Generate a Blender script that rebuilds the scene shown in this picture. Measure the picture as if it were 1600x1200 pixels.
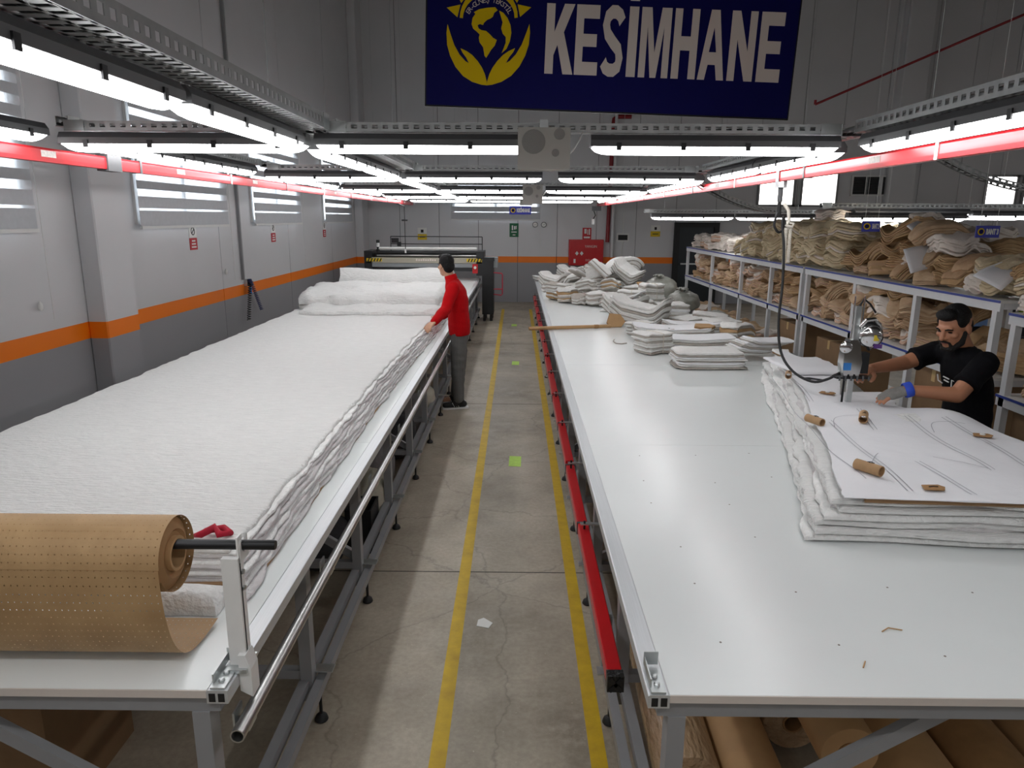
import bpy, math, random
from mathutils import Vector, Matrix, noise
from math import sin, cos, pi, radians as R_

for o in list(bpy.data.objects): bpy.data.objects.remove(o)
SC = bpy.context.scene
COL = SC.collection

# ---------------------------------------------------------------- camera
cd = bpy.data.cameras.new('camera'); cam = bpy.data.objects.new('camera', cd); COL.objects.link(cam)
cd.sensor_fit = 'HORIZONTAL'; cd.sensor_width = 36.0; cd.lens = 36.0 * 1110.0 / 1600.0
cd.clip_start = 0.05; cd.clip_end = 200
cam.matrix_world = (Matrix.Translation((0, 0, 2.14)) @ Matrix.Rotation(R_(.38), 4, 'Z')
                    @ Matrix.Rotation(R_(90 - 13.18), 4, 'X') @ Matrix.Rotation(R_(.35), 4, 'Z'))
SC.camera = cam
# ---------------------------------------------------------------- world, exposure
w = bpy.data.worlds.new('world'); SC.world = w; w.use_nodes = True
w.node_tree.nodes['Background'].inputs[0].default_value = (.75, .85, 1, 1)
w.node_tree.nodes['Background'].inputs[1].default_value = .8
SC.view_settings.view_transform = 'Standard'; SC.view_settings.look = 'None'
SC.view_settings.gamma = 1; SC.view_settings.use_curve_mapping = False
SC.view_settings.exposure = 0.55
TUBE = 9.0          # radiance of the tube diffusers
SC.cycles.use_denoising = True
SC.cycles.max_bounces = 7
SC.cycles.diffuse_bounces = 5

# ---------------------------------------------------------------- helpers
def lin(c):
    return tuple(((v / 255) / 12.92 if v / 255 <= .04045 else ((v / 255 + .055) / 1.055) ** 2.4) for v in c)

MATS = {}
def M(name, c, rough=.55, metal=0., var=0., vs=6., bump=0., bs=40., sheen=0., spec=.5, c2=None, trans=0., emit=0., alpha=1., stretch=(1, 1, 1), coat=0.):
    """procedural principled material: colour varied by noise, fine relief by bump"""
    if name in MATS: return MATS[name]
    m = bpy.data.materials.new(name); m.use_nodes = True
    nt = m.node_tree; b = nt.nodes['Principled BSDF']
    rgb = lin(c)
    b.inputs['Base Color'].default_value = (*rgb, 1)
    b.inputs['Roughness'].default_value = rough; b.inputs['Metallic'].default_value = metal
    b.inputs['Specular IOR Level'].default_value = spec
    if sheen: b.inputs['Sheen Weight'].default_value = sheen
    if trans: b.inputs['Transmission Weight'].default_value = trans
    if coat: b.inputs['Coat Weight'].default_value = coat
    if alpha < 1: b.inputs['Alpha'].default_value = alpha
    if emit:
        b.inputs['Emission Color'].default_value = (*rgb, 1); b.inputs['Emission Strength'].default_value = emit
    if var or bump or c2:
        tc = nt.nodes.new('ShaderNodeTexCoord'); mp = nt.nodes.new('ShaderNodeMapping')
        mp.inputs['Scale'].default_value = stretch
        nt.links.new(tc.outputs['Object'], mp.inputs[0])
    if var or c2:
        n = nt.nodes.new('ShaderNodeTexNoise'); n.inputs['Scale'].default_value = vs; n.inputs['Detail'].default_value = 5
        n.inputs['Roughness'].default_value = .6
        nt.links.new(mp.outputs[0], n.inputs['Vector'])
        r = nt.nodes.new('ShaderNodeValToRGB'); e = r.color_ramp.elements
        e[0].position = .3; e[1].position = .7
        a = lin(c2) if c2 else tuple(v * (1 - var) for v in rgb)
        d = rgb if c2 else tuple(min(1, v * (1 + var)) for v in rgb)
        e[0].color = (*a, 1); e[1].color = (*d, 1)
        nt.links.new(n.outputs[0], r.inputs[0]); nt.links.new(r.outputs[0], b.inputs['Base Color'])
    if bump:
        n2 = nt.nodes.new('ShaderNodeTexNoise'); n2.inputs['Scale'].default_value = bs; n2.inputs['Detail'].default_value = 4
        nt.links.new(mp.outputs[0], n2.inputs['Vector'])
        bp = nt.nodes.new('ShaderNodeBump'); bp.inputs['Strength'].default_value = bump; bp.inputs['Distance'].default_value = .02
        nt.links.new(n2.outputs[0], bp.inputs['Height']); nt.links.new(bp.outputs[0], b.inputs['Normal'])
    MATS[name] = m
    return m

class MB:
    """collects shapes in world coordinates; build() links them as one mesh object"""
    def __init__(s): s.v = []; s.f = []; s.mi = []; s.cur = 0
    def add(s, vs, fs):
        o = len(s.v); s.v += [tuple(v) for v in vs]; s.f += [tuple(i + o for i in f) for f in fs]; s.mi += [s.cur] * len(fs); return s
    def box(s, x0, x1, y0, y1, z0, z1, b=0.):
        if b:
            return s.prism([(x0 + b, y0), (x1 - b, y0), (x1, y0 + b), (x1, y1 - b), (x1 - b, y1), (x0 + b, y1), (x0, y1 - b), (x0, y0 + b)], z0, z1)
        return s.add([(x0, y0, z0), (x1, y0, z0), (x1, y1, z0), (x0, y1, z0), (x0, y0, z1), (x1, y0, z1), (x1, y1, z1), (x0, y1, z1)],
                     [(0, 3, 2, 1), (4, 5, 6, 7), (0, 1, 5, 4), (1, 2, 6, 5), (2, 3, 7, 6), (3, 0, 4, 7)])
    def bar(s, p0, p1, w, h, up=(0, 0, 1)):
        p0 = Vector(p0); p1 = Vector(p1); d = (p1 - p0).normalized(); u = Vector(up)
        if abs(d.dot(u)) > .98: u = Vector((0, 1, 0))
        x = d.cross(u).normalized(); z = x.cross(d)
        q = [(-w / 2, -h / 2), (w / 2, -h / 2), (w / 2, h / 2), (-w / 2, h / 2)]
        return s.add([p + x * a + z * b for p in (p0, p1) for a, b in q],
                     [(0, 1, 2, 3), (7, 6, 5, 4), (0, 4, 5, 1), (1, 5, 6, 2), (2, 6, 7, 3), (3, 7, 4, 0)])
    def prism(s, poly, z0, z1, fr=None):
        """extrude a 2-D polygon; fr = (origin, xaxis, yaxis, zaxis)"""
        n = len(poly)
        if fr: o, ax, ay, az = (Vector(k) for k in fr); pt = lambda x, y, z: o + ax * x + ay * y + az * z
        else: pt = lambda x, y, z: Vector((x, y, z))
        vs = [pt(x, y, z0) for x, y in poly] + [pt(x, y, z1) for x, y in poly]
        return s.add(vs, [tuple(range(n - 1, -1, -1)), tuple(range(n, 2 * n))] + [(i, (i + 1) % n, n + (i + 1) % n, n + i) for i in range(n)])
    def lathe(s, prof, p0, axis, n=14, close=True, sy=1.):
        p0 = Vector(p0); a = Vector(axis).normalized(); t = Vector((1, 0, 0)) if abs(a.x) < .9 else Vector((0, 1, 0))
        x = a.cross(t).normalized(); y = a.cross(x)
        vs = [p0 + a * h + x * (r * cos(2 * pi * k / n)) + y * (sy * r * sin(2 * pi * k / n)) for r, h in prof for k in range(n)]
        fs = [(i * n + k, i * n + (k + 1) % n, (i + 1) * n + (k + 1) % n, (i + 1) * n + k) for i in range(len(prof) - 1) for k in range(n)]
        if close: fs += [tuple(range(n - 1, -1, -1)), tuple((len(prof) - 1) * n + k for k in range(n))]
        return s.add(vs, fs)
    def cyl(s, p0, p1, r0, r1=None, n=12):
        L = (Vector(p1) - Vector(p0)).length
        return s.lathe([(r0, 0), (r0 if r1 is None else r1, L)], p0, Vector(p1) - Vector(p0), n)
    def pipe(s, p0, p1, r, ri, n=16):
        L = (Vector(p1) - Vector(p0)).length
        return s.lathe([(ri, 0), (r, 0), (r, L), (ri, L), (ri, 0)], p0, Vector(p1) - Vector(p0), n, close=False)
    def capsule(s, p0, p1, r0, r1, n=14):
        p0 = Vector(p0); p1 = Vector(p1); L = max((p1 - p0).length, 1e-4)
        pr = [(r0 * sin(t), -r0 * cos(t)) for t in (.05, .5, 1., pi / 2)] + [(r1 * cos(t), L + r1 * sin(t)) for t in (0, .57, 1.07, 1.52)]
        return s.lathe(pr, p0, p1 - p0 if (p1 - p0).length > 1e-4 else (0, 0, 1), n)
    def ell(s, c, r, n=16, rot=None):
        vs = []; m = 10
        for i in range(m + 1):
            t = pi * i / m
            t = min(max(t, .03), pi - .03)
            for k in range(n):
                v = Vector((r[0] * sin(t) * cos(2 * pi * k / n), r[1] * sin(t) * sin(2 * pi * k / n), -r[2] * cos(t)))
                if rot: v = rot @ v
                vs.append(v + Vector(c))
        fs = [(i * n + k, i * n + (k + 1) % n, (i + 1) * n + (k + 1) % n, (i + 1) * n + k) for i in range(m) for k in range(n)]
        fs += [tuple(range(n - 1, -1, -1)), tuple(m * n + k for k in range(n))]
        return s.add(vs, fs)
    def path(s, pts, r, n=8):
        pts = [Vector(p) for p in pts]; vs = []; x = None
        for i, p in enumerate(pts):
            d = (pts[min(i + 1, len(pts) - 1)] - pts[max(i - 1, 0)]).normalized()
            if x is None:
                t = Vector((0, 0, 1)) if abs(d.z) < .9 else Vector((1, 0, 0)); x = d.cross(t).normalized()
            else: x = (x - d * x.dot(d)).normalized()
            y = d.cross(x); rr = r[i] if isinstance(r, (list, tuple)) else r
            vs += [p + (x * cos(2 * pi * k / n) + y * sin(2 * pi * k / n)) * rr for k in range(n)]
        m = len(pts)
        fs = [(i * n + k, i * n + (k + 1) % n, (i + 1) * n + (k + 1) % n, (i + 1) * n + k) for i in range(m - 1) for k in range(n)]
        fs += [tuple(range(n - 1, -1, -1)), tuple((m - 1) * n + k for k in range(n))]
        return s.add(vs, fs)
    def grid(s, fn, nu, nv):
        vs = [fn(i / nu, j / nv) for i in range(nu + 1) for j in range(nv + 1)]
        return s.add(vs, [(i * (nv + 1) + j, (i + 1) * (nv + 1) + j, (i + 1) * (nv + 1) + j + 1, i * (nv + 1) + j + 1) for i in range(nu) for j in range(nv)])
    def mesh(s, name, mats, org=(0, 0, 0), smooth=False):
        me = bpy.data.meshes.new(name); ox, oy, oz = org
        me.from_pydata([(x - ox, y - oy, z - oz) for x, y, z in s.v], [], s.f)
        for m in (mats if isinstance(mats, (list, tuple)) else [mats]): me.materials.append(m)
        if any(s.mi): me.polygons.foreach_set('material_index', s.mi)
        if smooth: me.shade_smooth() if smooth is True else smooth_by_angle(me, smooth)
        me.update()
        return me
    def build(s, name, mats, parent=None, smooth=False, org=None):
        if org is None:
            org = parent_world(parent) if parent else (0, 0, 0)
        me = s.mesh(name, mats, org, smooth)
        o = bpy.data.objects.new(name, me); COL.objects.link(o)
        if parent: o.parent = parent
        else: o.location = org
        return o

def smooth_by_angle(me, deg):
    import bmesh
    bm = bmesh.new(); bm.from_mesh(me)
    bmesh.ops.recalc_face_normals(bm, faces=bm.faces)
    for f in bm.faces: f.smooth = True
    for e in bm.edges: e.smooth = e.calc_face_angle(0) < R_(deg)
    bm.to_mesh(me); bm.free()

def parent_world(p):
    v = Vector((0, 0, 0))
    while p: v += p.location; p = p.parent
    return tuple(v)

def tag(o, label=None, cat=None, group=None, kind=None):
    if label: o['label'] = label
    if cat: o['category'] = cat
    if group: o['group'] = group
    if kind: o['kind'] = kind
    return o
def th(name, label, cat, loc=(0, 0, 0), group=None, kind=None):
    o = bpy.data.objects.new(name, None); COL.objects.link(o); o.location = loc; o.empty_display_size = .1
    return tag(o, label, cat, group, kind)
def dup(o, parent=None):
    c = o.copy(); COL.objects.link(c); c.parent = parent
    for ch in KIDS(o): dup(ch, c)
    return c
def KIDS(o): return [k for k in bpy.data.objects if k.parent == o] if o.name not in KC else KC[o.name]
KC = {}
def struct(o): o['kind'] = 'structure'; return o
rnd = random.Random(7)

# ---------------------------------------------------------------- materials
def wall_mat():
    m = bpy.data.materials.new('painted_wall_panel'); m.use_nodes = True; nt = m.node_tree; b = nt.nodes['Principled BSDF']
    g = nt.nodes.new('ShaderNodeNewGeometry'); sp = nt.nodes.new('ShaderNodeSeparateXYZ'); nt.links.new(g.outputs['Position'], sp.inputs[0])
    mr = nt.nodes.new('ShaderNodeMath'); mr.operation = 'DIVIDE'; mr.inputs[1].default_value = 10; nt.links.new(sp.outputs[2], mr.inputs[0])
    r = nt.nodes.new('ShaderNodeValToRGB'); r.color_ramp.interpolation = 'CONSTANT'; e = r.color_ramp.elements
    e[0].color = (*lin((154, 154, 157)), 1); e[1].position = .1015; e[1].color = (*lin((255, 130, 2)), 1)
    k = e.new(.1150); k.color = (*lin((216, 216, 218)), 1)
    nt.links.new(mr.outputs[0], r.inputs[0])
    n = nt.nodes.new('ShaderNodeTexNoise'); n.inputs['Scale'].default_value = 1.3; n.inputs['Detail'].default_value = 6
    nt.links.new(g.outputs['Position'], n.inputs['Vector'])
    mx = nt.nodes.new('ShaderNodeMix'); mx.data_type = 'RGBA'; mx.blend_type = 'MULTIPLY'; mx.inputs[0].default_value = .10
    nt.links.new(r.outputs[0], mx.inputs[6]); nt.links.new(n.outputs[0], mx.inputs[7]); nt.links.new(mx.outputs[2], b.inputs['Base Color'])
    b.inputs['Roughness'].default_value = .45
    return m
WALL = wall_mat()
def floor_mat():
    m = bpy.data.materials.new('worn_concrete'); m.use_nodes = True; nt = m.node_tree; b = nt.nodes['Principled BSDF']; L = nt.links.new
    g = nt.nodes.new('ShaderNodeNewGeometry')
    def nz(sc, det, ro=.6):
        n = nt.nodes.new('ShaderNodeTexNoise'); n.inputs['Scale'].default_value = sc; n.inputs['Detail'].default_value = det; n.inputs['Roughness'].default_value = ro
        L(g.outputs['Position'], n.inputs['Vector']); return n
    def ramp(src, a, bb, c0, c1):
        r = nt.nodes.new('ShaderNodeValToRGB'); e = r.color_ramp.elements; e[0].position = a; e[1].position = bb; e[0].color = (*c0, 1); e[1].color = (*c1, 1); L(src, r.inputs[0]); return r
    def mix(kind, f, a, bb):
        x = nt.nodes.new('ShaderNodeMix'); x.data_type = 'RGBA'; x.blend_type = kind
        if isinstance(f, float): x.inputs[0].default_value = f
        else: L(f, x.inputs[0])
        L(a, x.inputs[6]); L(bb, x.inputs[7]); return x.outputs[2]
    base = ramp(nz(1.6, 8).outputs[0], .3, .72, lin((150, 140, 124)), lin((190, 180, 162)))
    fine = ramp(nz(38, 6).outputs[0], .35, .65, (.72, .70, .68), (1, 1, 1))
    c = mix('MULTIPLY', .55, base.outputs[0], fine.outputs[0])
    blot = ramp(nz(.55, 5).outputs[0], .52, .66, (0, 0, 0), (1, 1, 1))
    dk = ramp(nz(12, 8, .75).outputs[0], .42, .66, (.55, .53, .50), (1, 1, 1))
    c = mix('MULTIPLY', blot.outputs[0], c, dk.outputs[0])
    spk = ramp(nz(75, 3).outputs[0], .69, .74, (0, 0, 0), (1, 1, 1)); wh = nt.nodes.new('ShaderNodeRGB'); wh.outputs[0].default_value = (*lin((206, 196, 178)), 1)
    c = mix('MIX', spk.outputs[0], c, wh.outputs[0])
    v = nt.nodes.new('ShaderNodeTexVoronoi'); v.feature = 'DISTANCE_TO_EDGE'; v.inputs['Scale'].default_value = .8
    wv = mix('LINEAR_LIGHT', .12, g.outputs['Position'], nz(3, 6).outputs[1]); L(wv, v.inputs['Vector'])
    cr = ramp(v.outputs['Distance'], .0, .006, (.5, .5, .5), (1, 1, 1))
    c = mix('MULTIPLY', .55, c, cr.outputs[0])
    L(c, b.inputs['Base Color'])
    rr = ramp(nz(5, 5).outputs[0], .3, .7, (.34, .34, .34), (.6, .6, .6)); L(rr.outputs[0], b.inputs['Roughness'])
    bp = nt.nodes.new('ShaderNodeBump'); bp.inputs['Strength'].default_value = .08; bp.inputs['Distance'].default_value = .01; L(nz(60, 5).outputs[0], bp.inputs['Height']); L(bp.outputs[0], b.inputs['Normal'])
    return m
FLOOR = floor_mat()
STEEL = M('galvanised_steel', (196, 200, 200), .35, .9, var=.12, vs=14)
TRAYM = M('galvanised_tray', (168, 170, 170), .42, .7, var=.14, vs=10)
GREY = M('grey_painted_steel', (140, 141, 143), .45, .0, var=.06, vs=5)
DGREY = M('dark_grey_plastic', (84, 85, 87), .5, var=.05)
BLACK = M('black_rubber', (20, 20, 21), .6, var=.1)
BLKMET = M('black_steel', (34, 34, 36), .4, .4)
CHROME = M('chrome_tube', (190, 190, 188), .3, .95)
ALU = M('brushed_aluminium', (206, 209, 211), .38, .55, var=.06, vs=8, stretch=(40, .5, 40))
BOARD = M('white_laminate', (226, 230, 229), .26, var=.015, vs=2, spec=.45)
BOARDEDGE = M('laminate_edge_band', (205, 196, 188), .5, var=.04)
RED = M('red_enamel', (196, 16, 26), .3, var=.06, vs=4)
YEL = M('yellow_floor_paint', (214, 178, 14), .5, c2=(186, 150, 10), vs=9)
WHITEP = M('white_powder_coat', (222, 222, 220), .4, var=.03)
KRAFT = M('kraft_paper', (186, 148, 104), .7, var=.07, vs=9)
KRAFTD = M('kraft_card', (160, 122, 80), .75, var=.12, vs=14)
def emis(name, c, s):
    m = bpy.data.materials.new(name); m.use_nodes = True; b = m.node_tree.nodes['Principled BSDF']
    b.inputs['Base Color'].default_value = (.8, .8, .8, 1); b.inputs['Roughness'].default_value = .4
    b.inputs['Emission Color'].default_value = (*c, 1); b.inputs['Emission Strength'].default_value = s
    return m
DIFF = emis('lit_diffuser', (.98, .988, 1.0), TUBE)

# ---------------------------------------------------------------- room shell
X0, X1, Y0, Y1, ZC = -4.0, 14.0, -5.0, 18.5, 8.0
fl = struct(MB().box(X0 - .3, X1 + .3, Y0 - .3, Y1 + .3, -.2, 0).build('floor', FLOOR))
JOINT = M('joint_filler', (74, 70, 64), .8, var=.2, vs=20)
for y in (4.02, 8.1, 12.2, 16.2):
    MB().box(-3.9, 13.9, y - .004, y + .004, -.004, .0012).build('expansion_joint', JOINT, fl)
ce = struct(MB().box(X0 - .3, X1 + .3, Y0 - .3, Y1 + .3, ZC, ZC + .2).build('ceiling', M('ceiling_sheet', (112, 112, 114), .7)))
SEAM = M('wall_seam_backing', (90, 90, 92), .7)
def wall(name, p0, p1, nrm, pw=1.):
    """wall built of 1 m sandwich panels with recessed joints"""
    p0 = Vector(p0); p1 = Vector(p1); n = Vector(nrm); L = (p1 - p0).length; d = (p1 - p0) / L
    b = MB(); b.bar(p0 - n * .12 + Vector((0, 0, ZC / 2)), p1 - n * .12 + Vector((0, 0, ZC / 2)), .2, ZC)
    w_ = struct(b.build(name, SEAM))
    k = int(round(L / pw)); s = L / k
    m0 = MB(); m0.bar(Vector((0, 0, 0)) - n * .011, d * (s - .012) - n * .011, .022, ZC)
    me = m0.mesh('wall_panel', WALL)
    for i in range(k):
        o = bpy.data.objects.new('wall_panel', me); COL.objects.link(o); o.parent = w_
        o.location = p0 + d * (i * s + .006) + Vector((0, 0, ZC / 2))
    return w_
wl = wall('wall_left', (X0, Y0, 0), (X0, Y1, 0), (1, 0, 0), 2.94)
wb = wall('wall_back', (X0, Y1, 0), (X1, Y1, 0), (0, -1, 0))
wr = wall('wall_right', (X1, Y0, 0), (X1, Y1, 0), (-1, 0, 0))
wf = wall('wall_front', (X0, Y0, 0), (X1, Y0, 0), (0, 1, 0))
# pillars boxed in the same paint
for i, (x0, x1, y0, y1) in enumerate([(-4, -3.82, 6.55, 7.12), (-4, -3.8, 17.85, 18.5), (9.15, 9.75, 18.2, 18.5), (2.35, 2.42, 18.3, 18.5)]):
    c = MB().box(x0, x1, y0, y1, 0, ZC - .01, b=.012).build('pillar', WALL, None, org=(0, 0, 0)); struct(c)
    if i == 3: c.name = 'trim_3'
# floor tape
for i, (xa, xb) in enumerate([(-.297, -.335), (.355, .318)]):
    b = MB(); b.add([(xa - .034, -3, .0015), (xa + .034, -3, .0015), (xb + .034, 17, .0015), (xb - .034, 17, .0015),
                     (xa - .034, -3, -.001), (xa + .034, -3, -.001), (xb + .034, 17, -.001), (xb - .034, 17, -.001)],
                    [(0, 1, 2, 3), (0, 4, 5, 1), (2, 6, 7, 3), (1, 5, 6, 2), (3, 7, 4, 0)])
    struct(b.build('trim_%d' % (i + 1), YEL))
def KIDS(o):
    if o.name not in KC: KC[o.name] = list(o.children)
    return KC[o.name]

# ---------------------------------------------------------------- a scratch scene where shapes are evaluated
SCR = bpy.data.scenes.new('scratch')
def evaluated_mesh(o):
    SCR.collection.objects.link(o); vl = SCR.view_layers[0]; vl.update(); dg = vl.depsgraph
    me = bpy.data.meshes.new_from_object(o.evaluated_get(dg)); bpy.data.objects.remove(o); return me
# ---------------------------------------------------------------- lettering helpers
def text_mesh(s, size, depth=.002, bold=0.):
    cu = bpy.data.curves.new('lettering', 'FONT'); cu.body = s; cu.size = size; cu.extrude = depth; cu.offset = bold
    cu.align_x = 'CENTER'; cu.align_y = 'CENTER'; cu.resolution_u = 3
    me = evaluated_mesh(bpy.data.objects.new('lettering', cu)); me.name = 'lettering'; return me
def text(s, size, loc, parent, mat, rot=(pi / 2, 0, 0), sx=1., bold=0., name='lettering', fit=0.):
    """raised lettering facing -Y by default; loc in the parent's frame"""
    me = text_mesh(s, size, .0015, bold); me.materials.clear(); me.materials.append(mat)
    if fit:
        xs_ = [v.co.x for v in me.vertices]; sx = fit / (max(xs_) - min(xs_))
    o = bpy.data.objects.new(name, me); COL.objects.link(o); o.parent = parent; o.location = loc; o.rotation_euler = rot; o.scale = (sx, 1, 1)
    return o

# ---------------------------------------------------------------- windows with zebra blinds
DAY = emis('daylit_pane', (.86, .93, 1.0), 1.7)
BAND = M('grey_blind_fabric', (196, 199, 203), .8, var=.04, vs=20)
SHEER = M('sheer_blind_fabric', (236, 240, 244), .8, alpha=.45)
nwin = 0
def blind_window(lab, p0, d, wdt, z0, z1, n):
    """p0 = one lower corner on the wall, d = direction along the wall, n = into the room"""
    global nwin; nwin += 1
    p0 = Vector(p0); d = Vector(d); n = Vector(n)
    wdw = bpy.data.objects.new('window_%d' % nwin, None); COL.objects.link(wdw); wdw.location = p0; struct(wdw)
    q = lambda a, b, z: p0 + d * a + n * b + Vector((0, 0, z - p0.z))
    def slab(a0, a1, b0, b1, za, zb): return MB().bar(q(a0, (b0 + b1) / 2, (za + zb) / 2), q(a1, (b0 + b1) / 2, (za + zb) / 2), abs(b1 - b0), zb - za)
    zi0, zi1 = z0 + .06, z1 - .02
    slab(.06, wdt - .06, .002, .008, zi0, zi1).build('pane', DAY, wdw)
    for a0, a1, za, zb in ((.0, .06, z0 + .02, z1), (wdt - .06, wdt, z0 + .02, z1), (wdt / 2 - .03, wdt / 2 + .03, z0 + .02, z1), (.06, wdt - .06, z0 + .02, zi0), (.06, wdt - .06, zi1, z1)):
        slab(a0, a1, .0, .03, za, zb).build('frame', WHITEP, wdw)
    bl = th('zebra_blind', lab, 'blind', q(0, .06, z0))
    slab(-.06, wdt + .06, .05, .12, z1 + .02, z1 + .1).build('head_box', WHITEP, bl)
    slab(-.02, wdt + .02, .06, .085, z0 - .03, z0).build('bottom_rail', WHITEP, bl)
    z = z0; k = 0
    hs = [.16, .025, .12] + [.075, .085] * 12
    while z < z1 + .02 and k < len(hs):
        zb = min(z + hs[k], z1 + .02)
        slab(-.02, wdt + .02, .068, .072, z, zb).build('blind_band', SHEER if k % 2 else BAND, bl)
        z = zb; k += 1
    MB().cyl(q(wdt + .04, .09, z1), q(wdt + .04, .09, z0 - .75), .003, n=5).build('pull_cord', WHITEP, bl)
    return bl
for lab, y, wd in (('grey and white striped roller blind on left wall nearest the camera', 3.6, 2.3), ('grey and white striped roller blind just past the left wall pillar', 7.58, 2.27),
               ('grey and white striped roller blind, third along the left wall', 10.9, 2.3), ('grey and white striped roller blind nearest the far corner of left wall', 14.9, 2.35)):
    blind_window(lab, (-4, y, 2.03), (0, 1, 0), wd, 2.03, 3.28, (1, 0, 0))
blind_window('striped roller blind on the back wall above the green exit sign', (-1.66, 18.5, 2.1), (1, 0, 0), 2.2, 2.1, 3.2, (0, -1, 0))
OUT = emis('bright_outdoor_view', (1.0, .97, .93), 4.0)
for x0, x1, z0, z1, m in ((6.0, 8.0, 2.45, 3.3, OUT), (11.65, 13.4, 2.5, 3.25, OUT)):
    nwin += 1
    wdw = bpy.data.objects.new('window_%d' % nwin, None); COL.objects.link(wdw); wdw.location = (x0, 18.5, z0); struct(wdw)
    xm = (x0 + x1) / 2
    for a, b2 in ((x0 + .05, xm - .12), (xm + .12, x1 - .05)):
        MB().box(a, b2, 18.485, 18.492, z0 + .05, z1 - .05).build('pane', m, wdw)
    for a, b2, c, e in ((x0, x0 + .05, z0, z1), (x1 - .05, x1, z0, z1), (xm - .12, xm - .05, z0, z1), (xm + .05, xm + .12, z0, z1), (x0 + .05, x1 - .05, z0, z0 + .05), (x0 + .05, x1 - .05, z1 - .05, z1)):
        MB().box(a, b2, 18.45, 18.5, c, e).build('frame', GREY, wdw)
# air grille
gr = th('air_grille', 'white framed louvred air grille high on the back wall', 'vent', (8.31, 18.47, 2.72))
MB().box(8.33, 9.74, 18.475, 18.495, 2.74, 3.2).build('backing', BLACK, gr)
for a, b2, c, e in ((8.31, 8.35, 2.72, 3.22), (9.72, 9.76, 2.72, 3.22), (8.35, 9.72, 2.72, 2.76), (8.35, 9.72, 3.18, 3.22), (9.0, 9.07, 2.76, 3.18)):
    MB().box(a, b2, 18.43, 18.49, c, e).build('frame', WHITEP, gr)
for k in range(11):
    z = 2.79 + k * .036
    for a, b2 in ((8.35, 9.0), (9.07, 9.72)): MB().bar((a, 18.465, z), (b2, 18.465, z), .03, .008, up=(0, -.5, 1)).build('slat', DGREY, gr)
for x in (8.67, 9.4): MB().box(x - .01, x + .01, 18.44, 18.46, 2.76, 3.18).build('mullion', WHITEP, gr)
# door
dr = bpy.data.objects.new('door_1', None); COL.objects.link(dr); dr.location = (3.97, 18.45, 0); struct(dr)
DOORM = M('dark_navy_door', (26, 34, 40), .4, var=.08); DOORF = M('black_door_frame', (20, 21, 23), .5)
MB().box(4.1, 4.97, 18.44, 18.47, .01, 1.93).build('door_leaf', DOORM, dr)
for a, b2, c, e in ((3.97, 4.1, 0, 2.05), (4.97, 5.1, 0, 2.05), (4.1, 4.97, 1.93, 2.05)): MB().box(a, b2, 18.4, 18.5, c, e).build('frame', DOORF, dr)
MB().box(4.15, 4.92, 18.37, 18.4, 1.0, 1.035).build('push_bar', STEEL, dr)

# ---------------------------------------------------------------- batten light fittings
L_ = 1.24
lp = th('batten_light', 'x', 'ceiling light')
b = MB(); prof = [(-.05, -.012), (.05, -.012), (.05, .018), (.032, .045), (-.032, .045), (-.05, .018)]
b.prism(prof, -L_ / 2, L_ / 2, ((0, 0, 0), (0, 1, 0), (0, 0, 1), (1, 0, 0)))
b.build('housing', DGREY, lp)
b = MB(); sec = [(.043 * cos(t), -.012 - .038 * sin(t)) for t in [pi * k / 10 for k in range(11)]]
xs = [-L_ / 2 + .012, -L_ / 2 + .03, -L_ / 2 + .06, -L_ / 2 + .11, L_ / 2 - .11, L_ / 2 - .06, L_ / 2 - .03, L_ / 2 - .012]; sc = [.25, .66, .9, 1, 1, .9, .66, .25]
vs = [(x, y, -.012 + (z + .012) * k) for x, k in zip(xs, sc) for y, z in sec]
n = len(sec); fs = [(i * n + j, i * n + j + 1, (i + 1) * n + j + 1, (i + 1) * n + j) for i in range(7) for j in range(n - 1)] + [tuple(range(n)), tuple(7 * n + j for j in range(n))]
b.add(vs, fs); b.build('diffuser', DIFF, lp, smooth=50)
clip_me = MB().box(-.012, .012, -.056, -.05, -.03, .006).mesh('clip', BLKMET)
for x in (-.48, -.16, .16, .48):
    for s in (0, 1):
        o = bpy.data.objects.new('clip', clip_me); COL.objects.link(o); o.parent = lp; o.location.x = x; o.rotation_euler.z = s * pi
first = [True]
def light(x, y, z, lab, along_y=False, tilt=0.):
    global lp
    if first[0]: o = lp; first[0] = False
    else: o = dup(lp)
    o.location = (x, y, z); o.rotation_euler = (0, tilt, pi / 2 if along_y else 0)
    o['label'] = lab; o['group'] = 'batten lights of the suspended grid'
ROWS = [3.76, 6.72, 9.68, 12.64, 15.6]
ordr = ['first', 'second', 'third', 'fourth', 'farthest']
ZL = 2.5

for i, y in enumerate(ROWS):
    for j, (x, nm) in enumerate(((-1.68, 'over the left table'), (-.40, 'over the aisle'), (.98, 'over the right table'))):
        light(x, y, ZL, 'crosswise batten light %s, %s row from the camera' % (nm, ordr[i]))
for X, nm in ((-2.34, 'left side run by the wall'), (-1.09, 'middle run beside the aisle'), (1.70, 'right side run above the red rail')):
    ys = [-2.2, -.86, .46, 1.74, 3.02] + [r + o for r in ROWS[:-1] for o in (.84, 2.11)]  # rearmost ones, out of view, are added to brighten the near table ends
    for k, y in enumerate(ys):
        if X < -2 and y < 2.5: continue
        light(X, y, ZL if X > -2 else ZL + .03, 'lengthwise batten light, %s from the rear in the %s' % (['first', 'second', 'third', 'fourth', 'fifth', 'sixth', 'seventh', 'eighth', 'ninth', 'tenth', 'eleventh', 'twelfth', 'thirteenth'][k], nm), True)
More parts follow.
